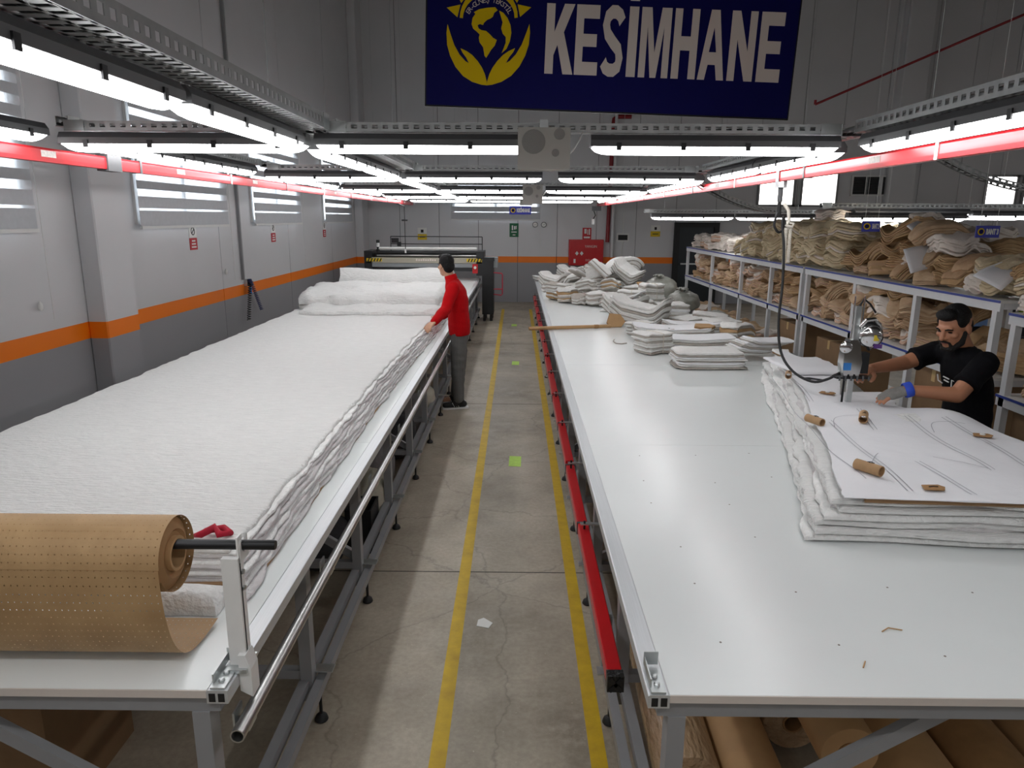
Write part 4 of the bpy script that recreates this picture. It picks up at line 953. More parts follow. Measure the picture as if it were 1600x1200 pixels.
sack('pale grey film sack slumped off the table edge by the shelf', 2.62, 9.3, .42, .24, .5, .28, 15, knot=False); sack('dark grey sack at the very end of the right table', 2.0, 14.9, TZ, .25, .3, .2, 31)
sack('pale translucent sack on the floor under the shelves', 2.86, 7.3, 0, .26, .5, .38, 44, M('pale_film_sack', (196, 196, 190), .35, var=.1, vs=8, bump=.8, bs=10, alpha=.9), knot=False)
sack('second pale translucent sack under the shelves nearer the cutter', 2.88, 6.2, 0, .25, .42, .40, 47, MATS['pale_film_sack'], knot=False)
place(PW['s3'], 'cloth_bundle', 'stacked tan and white pieces at the shelf post behind the fan', CB, (2.33, 7.45, TZ), .6)

# ================================================================ storage racks with heaps
BLUE = M('blue_edge_strip', (38, 58, 140), .4)
SHW = M('rack_white_steel', (206, 208, 210), .42, var=.04)
def rack(lab, y0, y1, posts, xf=3.2, xb=3.98, zs=(.42, 1.10, 1.625)):
    t = th('storage_rack', lab, 'rack', ((xf + xb) / 2, (y0 + y1) / 2, 0))
    for y in posts:
        for x in (xf + .02, xb - .02): MB().box(x - .022, x + .022, y - .025, y + .025, 0, zs[-1] - .075).build('post', SHW, t)
    for z in zs:
        s = MB().box(xf - .005, xb, y0, y1, z - .018, z).build('shelf_board', WHITEP, t)
        MB().box(xf - .009, xf - .0055, y0, y1, z - .018, z - .001).build('edge_strip', BLUE, s, org=parent_world(t))
        MB().box(xf - .002, xf + .022, y0, y1, z - .075, z - .0185).build('shelf_beam', SHW, t); MB().box(xb - .03, xb - .005, y0, y1, z - .075, z - .0185).build('shelf_beam', SHW, t)
        for y in (y0 + .02, y1 - .02): MB().box(xf + .023, xb - .031, y - .02, y + .02, z - .06, z - .019).build('cross_beam', SHW, t)
    return t
rack('long white storage rack with blue shelf edges, far half by the door', 8.06, 13.7, (8.1, 9.1, 10.32, 11.9, 13.64))
rack('white storage rack with blue shelf edges behind the cutting worker', 4.72, 8.0, (4.77, 5.75, 6.8, 7.95))
rack('white storage rack at the right picture edge, nearest the camera', 2.2, 4.62, (2.25, 3.4, 4.57), zs=(.42, 1.02, 1.56))
PB = []
for sd, (Lb, Wb, Hb, n_, mt, stl) in enumerate([(.40, .30, .12, 5, [BG[0], BG[3]], 'lump'), (.44, .28, .11, 6, [BG[1], BG[0]], 'lump'), (.38, .30, .13, 4, [BG[3], BG[4]], 'lump'), (.42, .32, .10, 5, [BG[5], BG[1]], 'wave'),
                                             (.40, .28, .13, 5, [BG[0]], 'arch'), (.44, .30, .14, 4, [BG[2]], 'lump'), (.46, .34, .15, 5, [BG[2], BG[2], BG[4]], 'lump'), (.38, .26, .12, 4, [BG[4]], 'lump'), (.42, .30, .12, 6, [BG[5]], 'lump'), (.36, .28, .12, 5, [BG[1], BG[5]], 'arch')]):
    PB.append(bundle(50 + sd, Lb, Wb, Hb, n_, mt, style=stl, amp=.05, tie=sd % 2 == 0, shape=.4, npt=46))
LAY = ['bottom', 'second', 'third', 'fourth', 'fifth']
HUE = ['beige', 'tan-striped', 'pinkish', 'brown', 'beige arched', 'cream', 'cream quilted', 'off-white', 'kraft-brown', 'tan arched']
def heap(where, grp, y0, y1, z, hfun, kinds, seed, x0=3.24, x1=3.92, dy=.3, dz=.105, sc=1., edge=0., back=True):
    """bundles laid in rows and layers along a shelf; the labels count from the near end"""
    r = random.Random(seed); m = int(round((y1 - y0) / dy)); dy = (y1 - y0) / m
    for i in range(m):
        y = y0 + (i + .5) * dy; top = max([l for l in range(6) if l == 0 or (l + .6) * dz < hfun(y)])
        for l in range(top + 1):
            for k in range(2 if back and l == top else 1):
                kd = r.choice(kinds); s_ = sc * r.uniform(.86, 1.04); tilt = .10 + .16 * (l > 1)
                x = x0 + .17 + r.uniform(-.03, .03) - edge * (l == 0) + k * .36
                lab = '%s bundle, %s, %s from the near end, %s layer%s' % (HUE[kd], where, ORD[i], LAY[l] if l < top or l == 0 else 'top', ' back' if k else '')
                place(PB[kd], 'cloth_bundle', lab, CB, (x, y + r.uniform(-.04, .04), z + l * dz + .004), r.uniform(-.8, .8) + (pi if r.random() < .5 else 0), r.uniform(-tilt, tilt) * (l > 0), r.uniform(-tilt, tilt) * (l > 0), (s_ * .92, s_ * .92, s_ * r.uniform(.85, 1.05)), grp)
ZS, ZM = 1.626, 1.101
heap('top shelf by the door', 'top shelf, door end', 11.1, 13.5, ZS, lambda y: .26 - .08 * abs(y - 12.4), [7, 7, 2], 1, dy=.4)
heap('top shelf behind the rope', 'cream heap on the top shelf', 7.3, 10.7, ZS, lambda y: min(.41, .10 + (10.7 - y) * .30), [5, 6, 6], 2, dy=.37, dz=.118, sc=1.25)
heap('top shelf behind the worker', 'beige heap on the top shelf', 5.15, 7.25, ZS, lambda y: .43 * min(1, .25 + max(0, 7.1 - y) / .9) - .42 * max(0, 5.75 - y), [0, 1, 8, 9, 4, 3, 7, 8], 3, dy=.26)
heap('top shelf by BANT sign', 'cream heap by the picture edge', 4.74, 5.15, ZS, lambda y: .20, [5, 6, 7], 4, dy=.21, edge=.05)
heap('nearest rack top', 'nearest rack heap', 4.1, 4.6, 1.562, lambda y: .30, [5, 7, 6, 8], 5, dy=.25, edge=.1, x0=3.18)
heap('far rack middle shelf', 'middle shelf, far rack', 8.2, 13.2, ZM, lambda y: .33 + .06 * sin(y * 3), [0, 2, 3, 1], 6, dy=.36, back=False)
heap('near rack middle shelf', 'middle shelf, near rack', 5.3, 7.88, ZM, lambda y: (.40 + .05 * sin(y * 4)) if y > 5.72 else .08, [0, 1, 3, 4, 2], 7, dy=.26)
heap('middle shelf behind worker', 'middle shelf behind worker', 4.78, 5.28, ZM, lambda y: .13, [8, 0, 2], 8, dy=.25)
heap('nearest rack middle shelf', 'nearest rack middle shelf', 4.0, 4.53, 1.022, lambda y: .17, [0, 2, 1], 9, dy=.26, back=False)
# pieces on the heaps that stand out
for lab, x, y, z, rz, ry, sc_ in (('white tied roll of cloth lying on the beige heap', 3.34, 5.55, ZS + .25, 1.35, 0, (1, 1, 1.1)), ('white shoe-like folded bundle at the edge of the top shelf', 3.27, 5.02, ZS + .03, 1.2, 0, (.7, .7, .8)), ('white folded end of a bundle high on the beige heap', 3.5, 6.25, ZS + .42, .6, .3, (.9, .9, .9)),
                              ('pale bundle lying flat on top of the cream heap', 3.5, 8.1, ZS + .50, .4, 0, (1.1, 1.1, .8)), ('pale wrapped parcel on the middle shelf left of the cutter', 3.36, 6.35, ZM + .19, 1.4, 0, (1.1, 1.2, 1.3))):
    place(PB[7], 'cloth_bundle', lab, CB, (x, y, z), rz, 0, ry, sc_)
for lab, x, y, z, rz, rx, ry in (('white sheet draped over the cream bundles at right', 3.22, 4.78, ZS + .17, .35, .35, -.45), ('pale paper piece stuck in the beige heap', 3.22, 5.75, ZS + .22, .2, 1.1, -.2), ('pale paper sheet near the top of the beige heap', 3.36, 6.0, ZS + .44, .5, .6, -.3)):
    o = bpy.data.objects.new('paper_sheet', MB().grid(lambda u, v: (-.15 + .3 * u, -.1 + .2 * v, .03 * sin(u * 3 + v)), 10, 6).mesh('paper_sheet', PAPER, smooth=True)); COL.objects.link(o); o.location = (x, y, z); o.rotation_euler = (rx, ry, rz); md = o.modifiers.new('thick', 'SOLIDIFY'); md.thickness = .006; tag(o, lab, 'paper')
# boxes and sacks on the lower shelves
BOXM = M('brown_carton', (130, 102, 72), .75, var=.1, vs=5); TAPE = M('carton_tape', (188, 160, 112), .3)
def carton(lab, x0, x1, y0, y1, z0, z1, parent=None):
    c = th('cardboard_carton', lab, 'box', ((x0 + x1) / 2, (y0 + y1) / 2, z0)); MB().box(x0, x1, y0, y1, z0, z1 - .004).build('carton_body', BOXM, c)
    ym = (y0 + y1) / 2
    for a, e in ((y0, ym - .002), (ym + .002, y1)): MB().box(x0, x1, a, e, z1 - .0035, z1).build('flap', BOXM, c)
    MB().box(x0 - .001, x1 + .001, ym - .025, ym + .025, z1 + .0002, z1 + .001).box(x0 - .0012, x0 - .0002, ym - .025, ym + .025, z1 - .09, z1).build('tape', TAPE, c); return c
carton('brown carton on the low shelf behind the hanging cable', 3.28, 3.8, 7.1, 7.7, .422, .90); carton('brown carton on the low shelf left of it', 3.28, 3.8, 8.25, 8.9, .422, .93); carton('brown carton low behind the worker\'s forearm', 3.26, 3.85, 5.2, 5.7, .422, 1.0)
carton('tall brown carton at the right picture edge on the low shelf', 3.26, 3.75, 4.2, 4.52, .422, .92); carton('second brown carton at the right picture edge', 3.28, 3.8, 3.7, 4.15, .422, .86); carton('brown carton in the dark under the left table', -2.15, -1.62, 2.1, 2.6, .0, .66)
heap('far rack low shelf', 'low shelf, far rack', 9.2, 13.2, .423, lambda y: .2, [0, 1, 2], 11, dy=.5, back=False)
# work bench beyond the rack
wbn = th('sewing_bench', 'white sewing bench seen through the rack behind the worker', 'bench', (5.3, 7.3, 0))
MB().box(4.6, 6.4, 6.9, 7.6, .9, .93).build('bench_top', WHITEP, wbn)
for x in (4.65, 6.35):
    for y in (6.95, 7.55): MB().box(x - .025, x + .025, y - .025, y + .025, 0, 1.55).build('leg', SHW, wbn)
MB().box(4.6, 6.4, 7.25, 7.6, 1.34, 1.37).build('upper_shelf', WHITEP, wbn); MB().box(4.6, 6.4, 7.22, 7.245, 1.33, 1.38).build('shelf_edge', RED, wbn); MB().box(4.6, 6.4, 7.4, 7.6, 1.15, 1.17).build('shelf_edge', BLUE, wbn)
MB().box(4.7, 6.3, 7.58, 7.6, .93, 1.33).build('dark_back_panel', BLACK, wbn)
ml = th('sewing_machine', 'dark sewing machine head standing on the white bench', 'machine', (5.1, 7.2, .93))
MB().box(4.95, 5.3, 7.12, 7.28, .93, .97).build('bed', DGREY, ml); MB().box(5.22, 5.3, 7.14, 7.26, .97, 1.2).build('column', DGREY, ml); MB().box(4.95, 5.3, 7.15, 7.25, 1.16, 1.24).build('arm', DGREY, ml); MB().cyl((5.3, 7.2, 1.18), (5.34, 7.2, 1.18), .05).build('handwheel', CHROME, ml)
sack('navy round sack on the bench behind the worker', 5.05, 6.75, .80, .14, .14, .17, 60, M('navy_cloth', (22, 26, 52), .8), 'cloth_sack', knot=False)
for lab, c, x, y, z, w_, h_ in (('pale blue folded cloth hanging beyond the rack', (120, 150, 196), 4.80, 7.20, 1.22, .3, .26), ('lime green cloth hanging beyond the rack', (150, 180, 40), 5.12, 7.20, 1.26, .14, .2)):
    nm = 'blue_cloth' if c[2] > 100 else 'green_cloth'
    o = MB().grid(lambda u, v: (x + w_ * (u - .5), y + .02 * sin(u * 12), z + h_ * (v - .5)), 14, 6).build('hanging_cloth', M(nm, c, .9), None, smooth=True, org=(x, y, z - h_ / 2)); md = o.modifiers.new('thick', 'SOLIDIFY'); md.thickness = .008; tag(o, lab, 'cloth')

# ---------------------------------------------------------------- rolls and sacks under the tables
WRAP = M('film_wrapped_kraft', (196, 166, 132), .22, c2=(170, 138, 104), vs=5, bump=1.0, bs=14, coat=.5, stretch=(3, 1, 3))
rolls = [('film-wrapped kraft roll under the right table nearest the leg', .63, 2.15, .17, .12, WRAP), ('kraft roll second from the leg under the right table', .86, 2.05, .15, .12, KRAFT), ('kraft roll third from the leg under the right table', 1.13, 2.5, .15, .12, WRAP), ('pale kraft roll with open core end facing the camera', 1.135, 2.06, .385, .10, KRAFT),
         ('kraft roll right of the open-ended roll', 1.46, 2.0, .17, .125, KRAFT), ('darker kraft roll lying right of it', 1.75, 2.1, .16, .13, KRAFTD), ('last kraft roll under the right table at the picture edge', 2.05, 2.2, .17, .13, KRAFT), ('upper kraft roll resting on the others', 1.66, 2.5, .41, .11, KRAFTD)]
for lab, x, y, z, r_, m in rolls:
    t = th('kraft_roll', lab, 'paper roll', (x, y, z - r_)); d = Vector((.03, 1, .0)).normalized(); p = Vector((x, y, z)); L = 1.7
    MB().lathe([(.042, .0), (r_ * .6, .002), (r_ - .004, 0), (r_, .006), (r_, L - .006), (r_ - .004, L), (.042, L), (.042, 0)], p, d, 32, close=False).build('wound_paper', m, t, smooth=40)
    MB().pipe(p - d * .004, p + d * (L + .004), .041, .034, 20).build('core_tube', KRAFTD, t, smooth=40)
CLO = [M('off_white_sack', (180, 176, 160), .9, var=.1, bump=.6, bs=12), M('dark_cloth', (40, 40, 42), .9, var=.15, bump=.6, bs=12), M('grey_cloth', (110, 108, 108), .9, var=.12, bump=.6, bs=12)]
for lab, x, y, rx, ry, rz_, sd, m in (('off-white cloth sack under the left table', -1.02, 4.72, .14, .22, .2, 70, CLO[0]), ('black plastic sack beside the off-white sack under left table', -1.25, 4.1, .2, .25, .16, 71, CLO[1]), ('grey cloth bale under the left table past the off-white sack', -1.15, 5.35, .18, .25, .2, 72, CLO[2]),
                                   ('black sack under the left table further along', -1.1, 6.2, .18, .3, .2, 73, CLO[1]), ('grey sack under the left table before the man in red', -1.05, 6.9, .16, .25, .2, 74, CLO[2]), ('white sack under the left table by the man in red', -1.0, 7.45, .12, .2, .18, 75, CLO[0])):
    sack(lab, x, y, .02, rx, ry, rz_, sd, m, 'cloth_sack', knot=False)
bin_ = th('plastic_crate', 'black plastic crate beside the off-white sack under left table', 'crate', (-1.0, 4.35, 0)); MB().box(-1.1, -.93, 4.25, 4.5, 0.0, .02).build('crate_floor', BLACK, bin_)
for a in ((-1.1, -1.09, 4.25, 4.5), (-.94, -.93, 4.25, 4.5), (-1.09, -.94, 4.25, 4.26), (-1.09, -.94, 4.49, 4.5)): MB().box(*a, .02, .3).build('crate_side', BLACK, bin_)
# ================================================================ electric straight-knife cutter
CX, CY = 2.02, 4.24
CHM = M('polished_chrome', (214, 214, 214), .12, 1.0); PURP = M('purple_label', (96, 60, 130), .4); YLAB = M('yellow_label', (214, 190, 60), .4); BLAB = M('blue_label', (60, 130, 205), .4)
ct_ = th('fabric_cutter', 'chrome electric straight-knife fabric cutter standing in the white stack', 'cutting machine', (CX, CY, .852))
MB().prism([(CX - .05, CY - .14), (CX + .05, CY - .14), (CX + .06, CY + .1), (CX + .03, CY + .15), (CX - .03, CY + .15), (CX - .06, CY + .1)], .853, .865).build('base_plate', STEEL, ct_)
MB().box(CX + .0, CX + .032, CY - .008, CY + .012, .865, 1.64).build('standard', STEEL, ct_)
MB().box(CX - .03, CX - .018, CY - .003, CY + .001, .88, 1.26).build('knife_blade', BLKMET, ct_)
for dx in (-.012, .045): MB().cyl((CX + dx, CY, 1.2), (CX + dx, CY, 1.70), .005, n=8).build('lifting_rod', CHM, ct_, smooth=40)
b = MB().lathe([(.02, -.005), (.055, 0), (.066, .012), (.07, .04), (.07, .13), (.064, .15), (.045, .17), (.02, .176)], (CX + .085, CY - .055, 1.46), (.25, 1, .08), 28); mo = b.build('motor', CHM, ct_, smooth=40)
for k in range(5): MB().lathe([(.0705, 0), (.073, .003), (.0705, .006)], Vector((CX + .085, CY - .055, 1.46)) + Vector((.25, 1, .08)).normalized() * (.045 + k * .018), (.25, 1, .08), 28, close=False).build('cooling_fin', BLKMET, mo, smooth=40, org=parent_world(ct_))
MB().box(CX + .095, CX + .125, CY - .066, CY - .058, 1.44, 1.475).build('motor_label', YLAB, mo, org=parent_world(ct_))
MB().path([(CX + .03, CY - .02, 1.52), (CX + .05, CY - .04, 1.56), (CX + .10, CY - .03, 1.565), (CX + .15, CY, 1.53), (CX + .165, CY, 1.47), (CX + .14, CY, 1.41), (CX + .09, CY - .02, 1.385)], .013, 12).build('handle_arch', CHM, ct_, smooth=40)
MB().prism([(-.045, 1.22), (.05, 1.22), (.06, 1.30), (.04, 1.40), (.02, 1.44), (-.02, 1.44), (-.05, 1.38), (-.055, 1.29)], -.03, .045, ((CX, CY, 0), (1, 0, 0), (0, 0, 1), (0, 1, 0))).build('gear_housing', CHM, ct_)
MB().lathe([(.02, 0), (.034, .004), (.036, .02), (.03, .024)], (CX - .055, CY - .035, 1.40), (-.2, -1, 0), 18).build('sharpener_knob', CHM, ct_, smooth=40)
MB().box(CX - .05, CX - .005, CY - .034, CY - .031, 1.255, 1.30).build('blue_sticker', BLAB, ct_)
MB().box(CX + .05, CX + .10, CY - .03, CY + .03, 1.235, 1.36).build('switch_box', BLACK, ct_)
MB().box(CX + .1, CX + .15, CY - .062, CY - .059, 1.395, 1.42).build('purple_sticker', PURP, ct_)
MB().prism([(-.09, -.05), (.11, -.05), (.12, .02), (.05, .05), (-.06, .05), (-.1, .0)], 1.205, 1.217, ((CX, CY, 0), (1, 0, 0), (0, 1, 0), (0, 0, 1))).build('guard_plate', BLKMET, ct_)
for k in range(6): MB().box(CX - .08 + k * .035, CX - .07 + k * .035, CY - .054, CY - .05, 1.195, 1.225).build('guard_rib', DGREY, ct_)
MB().path([(CX + .02, CY, 1.64), (CX + .05, CY + .02, 1.68), (CX + .09, CY + .02, 1.65), (CX + .12, CY, 1.60)], .006, 8).build('wire_loop', BLACK, ct_, smooth=True)
# trolley, cable and rope
tr2 = th('cable_trolley', 'grey trolley hanging from the right red rail', 'trolley', (1.85, 5.2, 2.2))
MB().box(1.818, 1.822, 5.17, 5.23, 2.36, 2.48).box(1.878, 1.882, 5.17, 5.23, 2.36, 2.48).box(1.818, 1.882, 5.17, 5.23, 2.356, 2.36).build('carriage', GREY, tr2)
MB().cyl((1.85, 5.2, 2.357), (1.85, 5.2, 2.26), .018).build('socket', DGREY, tr2); MB().cyl((1.85, 5.2, 2.26), (1.85, 5.2, 2.17), .013, .018).build('plug', BLACK, tr2)
cbp = [(1.85, 5.2, 2.2), (1.82, 5.17, 2.14), (1.815, 5.16, 2.09), (1.85, 5.16, 2.05), (1.89, 5.18, 2.09), (1.885, 5.19, 2.16), (1.875, 5.17, 2.08), (1.872, 5.1, 1.95), (1.85, 5.0, 1.7), (1.81, 4.9, 1.45), (1.80, 4.78, 1.26), (1.83, 4.62, 1.16), (1.89, 4.45, 1.13), (1.94, 4.34, 1.17), (1.985, 4.25, 1.24)]
cb = MB().path([(*cat(cbp, k / 70),) for k in range(71)], .009, 8).build('power_cable', BLACK, None, smooth=True, org=(1.85, 5.2, 2.2)); tag(cb, 'black power cable hanging from the trolley down to the cutter', 'cable')
ROPE = M('white_cotton_rope', (222, 216, 204), .9, var=.08, vs=60)
rp = th('rope', 'knotted white cotton rope hanging from the cable trolley', 'rope', (1.9, 5.2, 1.8))
for s, x0, zb in ((0, 1.925, 1.84), (1, 1.895, 1.80)):
    for k in range(3): MB().path([(x0 + .004 * i / 30 + .007 * cos(i * .9 + k * 2.09), 5.15 + .007 * sin(i * .9 + k * 2.09), 2.08 - (2.08 - zb) * i / 40) for i in range(41)], .0065, 6).build('rope_strand', ROPE, rp, smooth=True)
MB().path([(1.87, 5.17, 2.25), (1.905, 5.16, 2.2), (1.91, 5.15, 2.12), (1.89, 5.14, 2.10), (1.93, 5.14, 2.085), (1.945, 5.15, 2.11), (1.90, 5.15, 2.12), (1.91, 5.15, 2.07)], .012, 8).build('knot', ROPE, rp, smooth=True)
kn = MB().path([(1.985, 4.85, ZR + .022), (2.03, 4.83, ZR + .024), (2.09, 4.79, ZR + .024), (2.13, 4.78, ZR + .022)], [.005, .008, .006, .004], 8).build('trimming_tool', BLKMET, None, smooth=True, org=(2.05, 4.82, ZR + .016)); tag(kn, 'slim black hand tool lying under the cable loop', 'tool')

# ================================================================ people
def loft(b, secs, n=22):
    """closed body of elliptical sections: (centre, half width, half depth, heading of the width axis, tilt vector)"""
    V = []
    for c, wx, dp, a in secs:
        c = Vector(c); e1 = Vector((cos(a), sin(a), 0)); e2 = Vector((-sin(a), cos(a), 0))
        V += [c + e1 * (wx * cos(2 * pi * k / n)) + e2 * (dp * sin(2 * pi * k / n)) for k in range(n)]
    m = len(secs)
    return b.add(V, [(i * n + k, i * n + (k + 1) % n, (i + 1) * n + (k + 1) % n, (i + 1) * n + k) for i in range(m - 1) for k in range(n)] + [tuple(range(n - 1, -1, -1)), tuple((m - 1) * n + k for k in range(n))])
def fuse(b, name, mat, parent, vox=.008, sm=3, disp=0., seed=0):
    """weld overlapping closed shapes into one continuous skin"""
    import bmesh
    me = b.mesh(name, mat); bm = bmesh.new(); bm.from_mesh(me); bmesh.ops.recalc_face_normals(bm, faces=bm.faces); bm.to_mesh(me); bm.free()
    o = bpy.data.objects.new(name, me)
    r = o.modifiers.new('r', 'REMESH'); r.mode = 'VOXEL'; r.voxel_size = vox
    s = o.modifiers.new('s', 'SMOOTH'); s.iterations = sm; s.factor = .5
    me2 = evaluated_mesh(o); org = Vector(parent_world(parent))
    nrm = [v.normal.copy() for v in me2.vertices] if disp else None; out = []
    for i, v in enumerate(me2.vertices):
        co = v.co.copy()
        if disp: co += nrm[i] * disp * (noise.noise(co * 9 + Vector((seed, 0, 0))) + .7 * noise.noise(Vector((co.x * 5, co.y * 5, co.z * 22)) + Vector((0, seed, 0))))
        out += list(co - org)
    me2.vertices.foreach_set('co', out); me2.update()
    me2.shade_smooth(); me2.name = name
    if not me2.materials: me2.materials.append(mat)
    o2 = bpy.data.objects.new(name, me2); COL.objects.link(o2); o2.parent = parent; return o2
def limb(b, pts, rs):
    for (p, q), (r0, r1) in zip(zip(pts, pts[1:]), zip(rs, rs[1:])): b.capsule(p, q, r0, r1)
def hand_shapes(b, wrist, d, up, curl=.35, side=1, s=1.):
    """palm, four unequal bent fingers and a thumb; d = pointing direction, up = back of the hand"""
    d = Vector(d).normalized(); up = Vector(up); up = (up - d * up.dot(d)).normalized(); x = d.cross(up) * side; w0 = Vector(wrist)
    for k in (-1, -.33, .33, 1): b.capsule(w0 + x * .016 * k * s, w0 + d * .085 * s + x * .029 * k * s, .017 * s, .0135 * s)
    for k, L in ((-1, .070), (-.33, .082), (.33, .076), (1, .058)):
        p = w0 + d * .085 * s + x * .029 * k * s; dr = (d + x * .10 * k).normalized(); a = 0.
        for j, f in enumerate((.45, .32, .23)):
            a += curl * (1 + .25 * j); v = dr * cos(a) - up * sin(a); q = p + v * L * f * s * 1.05; b.capsule(p, q, (.0105 - .001 * j) * s, (.0098 - .001 * j) * s); p = q
    p = w0 + d * .025 * s - x * .028 * s
    for L, v in ((.038, d * .55 - x * .75 - up * .25), (.032, d * .85 - x * .35 - up * .35), (.026, d * .95 - x * .05 - up * .35)):
        q = p + v.normalized() * L * s; b.capsule(p, q, .0125 * s, .011 * s); p = q
def head_shapes(b, c, f, up=(0, 0, 1), s=1.):
    """cranium, jaw, brow, nose, lips, chin and ears around centre c facing f"""
    f = Vector(f).normalized(); u = Vector(up); u = (u - f * u.dot(f)).normalized(); r = f.cross(u); m = Matrix((r, f, u)).transposed(); c = Vector(c)
    P = lambda x, y, z: c + (r * x + f * y + u * z) * s
    E = lambda x, y, z, a, e, h: b.ell(P(x, y, z), (a * s, e * s, h * s), rot=m)
    E(0, -.012, .03, .077, .096, .088); E(0, .02, -.035, .064, .074, .075); E(0, .045, -.075, .045, .05, .042); E(0, .068, -.098, .022, .022, .018)
    E(0, .078, .026, .052, .018, .016); b.capsule(P(0, .086, .02), P(0, .110, -.026), .009 * s, .0145 * s); E(.013, .096, -.030, .010, .012, .009); E(-.013, .096, -.030, .010, .012, .009)
    E(0, .088, -.056, .025, .012, .007); E(0, .085, -.068, .021, .012, .008); E(.042, .062, -.018, .024, .024, .02); E(-.042, .062, -.018, .024, .024, .02)
    for q in (-1, 1): E(q * .079, -.012, -.008, .010, .020, .032)
    return P, r, f, u
SKIN1 = M('skin_light_olive', (196, 150, 122), .5, var=.05, vs=12); SKIN2 = M('skin_olive', (176, 122, 92), .5, var=.05, vs=12)
HAIR = M('black_hair', (9, 8, 8), .6, var=.2, vs=60, bump=.5, bs=120, spec=.25); BEARD = M('dark_beard', (20, 15, 13), .8, var=.2, vs=80, bump=.5, bs=160)
RJ = M('red_fleece', (178, 4, 12), .9, var=.07, vs=5, bump=.3, bs=30, spec=.2); GT = M('grey_trousers', (98, 98, 96), .85, var=.08, vs=5, bump=.3, bs=20)
NAVT = M('black_navy_tshirt', (8, 8, 13), .9, var=.1, vs=4, bump=.3, bs=16, spec=.2); JEAN = M('black_trousers', (24, 24, 28), .85)
EYE = M('eye_dark', (20, 14, 12), .2); LIP = M('lip_tone', (150, 92, 80), .5)
def face_bits(P, r, f, u, parent, org, s=1., beard=False, seed=0, skin=None):
    for q in (-1, 1):
        b = MB(); b.ell(P(q * .032, .0775, .004), (.014 * s, .007 * s, .005 * s), rot=Matrix((r, f, u)).transposed(), n=12); b.build('eye', EYE, parent, smooth=True, org=org)
        MB().path([P(q * .016, .094, .022), P(q * .034, .092, .028), P(q * .054, .078, .022)], [.004 * s, .0055 * s, .003 * s], 6).build('eyebrow', HAIR, parent, smooth=True, org=org)
    MB().path([P(-.022, .094, -.061), P(0, .101, -.060), P(.022, .094, -.061)], [.002 * s, .0045 * s, .002 * s], 6).build('lips', LIP, parent, smooth=True, org=org)

# ---- man in red at the left table
m1 = th('person', 'man in red jacket and grey trousers reaching onto the left table', 'person', (-.66, 8.0, 0)); O1 = (-.66, 8.0, 0)
hc = (-.80, 8.02, 1.615); hf = (-.62, .78, -.08)
ha = R_(97)      # heading of the shoulder line
b = MB(); PH, r1, f1, u1 = head_shapes(b, hc, hf)
b.capsule((-.735, 8.01, 1.43), (-.785, 8.02, 1.56), .056, .054)
loft(b, [((-.66, 8.0, .84), .15, .10, ha), ((-.66, 8.0, 1.0), .14, .095, ha), ((-.67, 8.0, 1.2), .155, .10, ha), ((-.70, 8.0, 1.38), .16, .09, ha), ((-.72, 8.0, 1.44), .08, .06, ha)])
LA = [(-.705, 7.825, 1.385), (-.775, 7.70, 1.165), (-.875, 7.47, 1.065)]; RA = [(-.71, 8.18, 1.385), (-.72, 8.27, 1.14), (-.86, 8.24, 1.02)]
limb(b, LA, [.045, .04, .028]); limb(b, RA, [.045, .04, .028])
hand_shapes(b, (-.88, 7.46, 1.06), (-.42, -.75, -.35), (-.2, -.3, .9), .35, -1); hand_shapes(b, (-.865, 8.238, 1.02), (-.95, -.15, -.05), (-.1, -.1, .95), .15, 1)
LL = [(-.655, 7.92, .90), (-.665, 7.90, .50), (-.665, 7.88, .10)]; RL = [(-.67, 8.09, .90), (-.66, 8.10, .50), (-.72, 8.14, .10)]
limb(b, LL, [.08, .055, .04]); limb(b, RL, [.08, .055, .04])
for a in (LL[2], RL[2]): b.capsule((a[0], a[1], .06), (a[0] - .13, a[1] - .03, .045), .035, .03)
fuse(b, 'body', SKIN1, m1, .0065, 2)
face_bits(PH, r1, f1, u1, m1, O1)
b = MB(); E1 = Matrix((r1, f1, u1)).transposed()
b.ell(PH(0, -.022, .045), (.084, .096, .086), rot=E1); b.ell(PH(0, -.06, -.01), (.072, .055, .075), rot=E1); b.ell(PH(0, .045, .10), (.058, .05, .032), rot=E1)
for q in (-1, 1): b.ell(PH(q * .066, -.01, .025), (.018, .045, .045), rot=E1)
fuse(b, 'hair', HAIR, m1, .007, 2, .003, 2)
b = MB()
loft(b, [((-.655, 8.0, .845), .185, .122, ha), ((-.655, 8.0, .95), .185, .125, ha), ((-.665, 8.0, 1.1), .18, .12, ha), ((-.675, 8.0, 1.25), .195, .125, ha), ((-.695, 8.0, 1.36), .20, .115, ha), ((-.715, 8.0, 1.43), .135, .09, ha), ((-.735, 8.005, 1.47), .075, .072, ha)])
limb(b, LA, [.076, .062, .047]); limb(b, RA, [.076, .062, .047]); b.capsule((-.70, 7.9, 1.39), (-.70, 8.1, 1.39), .072, .072)
fuse(b, 'jacket', RJ, m1, .009, 3, .006, 4)
b = MB(); b.lathe([(.066, 0), (.071, .004), (.067, .055), (.061, .06), (.057, .055), (.060, 0), (.066, 0)], (-.735, 8.005, 1.455), (-.3, .05, 1), 26, close=False); b.build('collar', RJ, m1, smooth=50)
b = MB(); loft(b, [((-.66, 8.0, .96), .165, .11, ha), ((-.66, 8.0, .86), .17, .115, ha), ((-.66, 8.0, .78), .15, .10, ha)])
limb(b, [LL[0], LL[1], (-.665, 7.88, .12)], [.098, .080, .066]); limb(b, [RL[0], RL[1], (-.715, 8.135, .12)], [.098, .080, .066])
fuse(b, 'trousers', GT, m1, .009, 3, .007, 6)
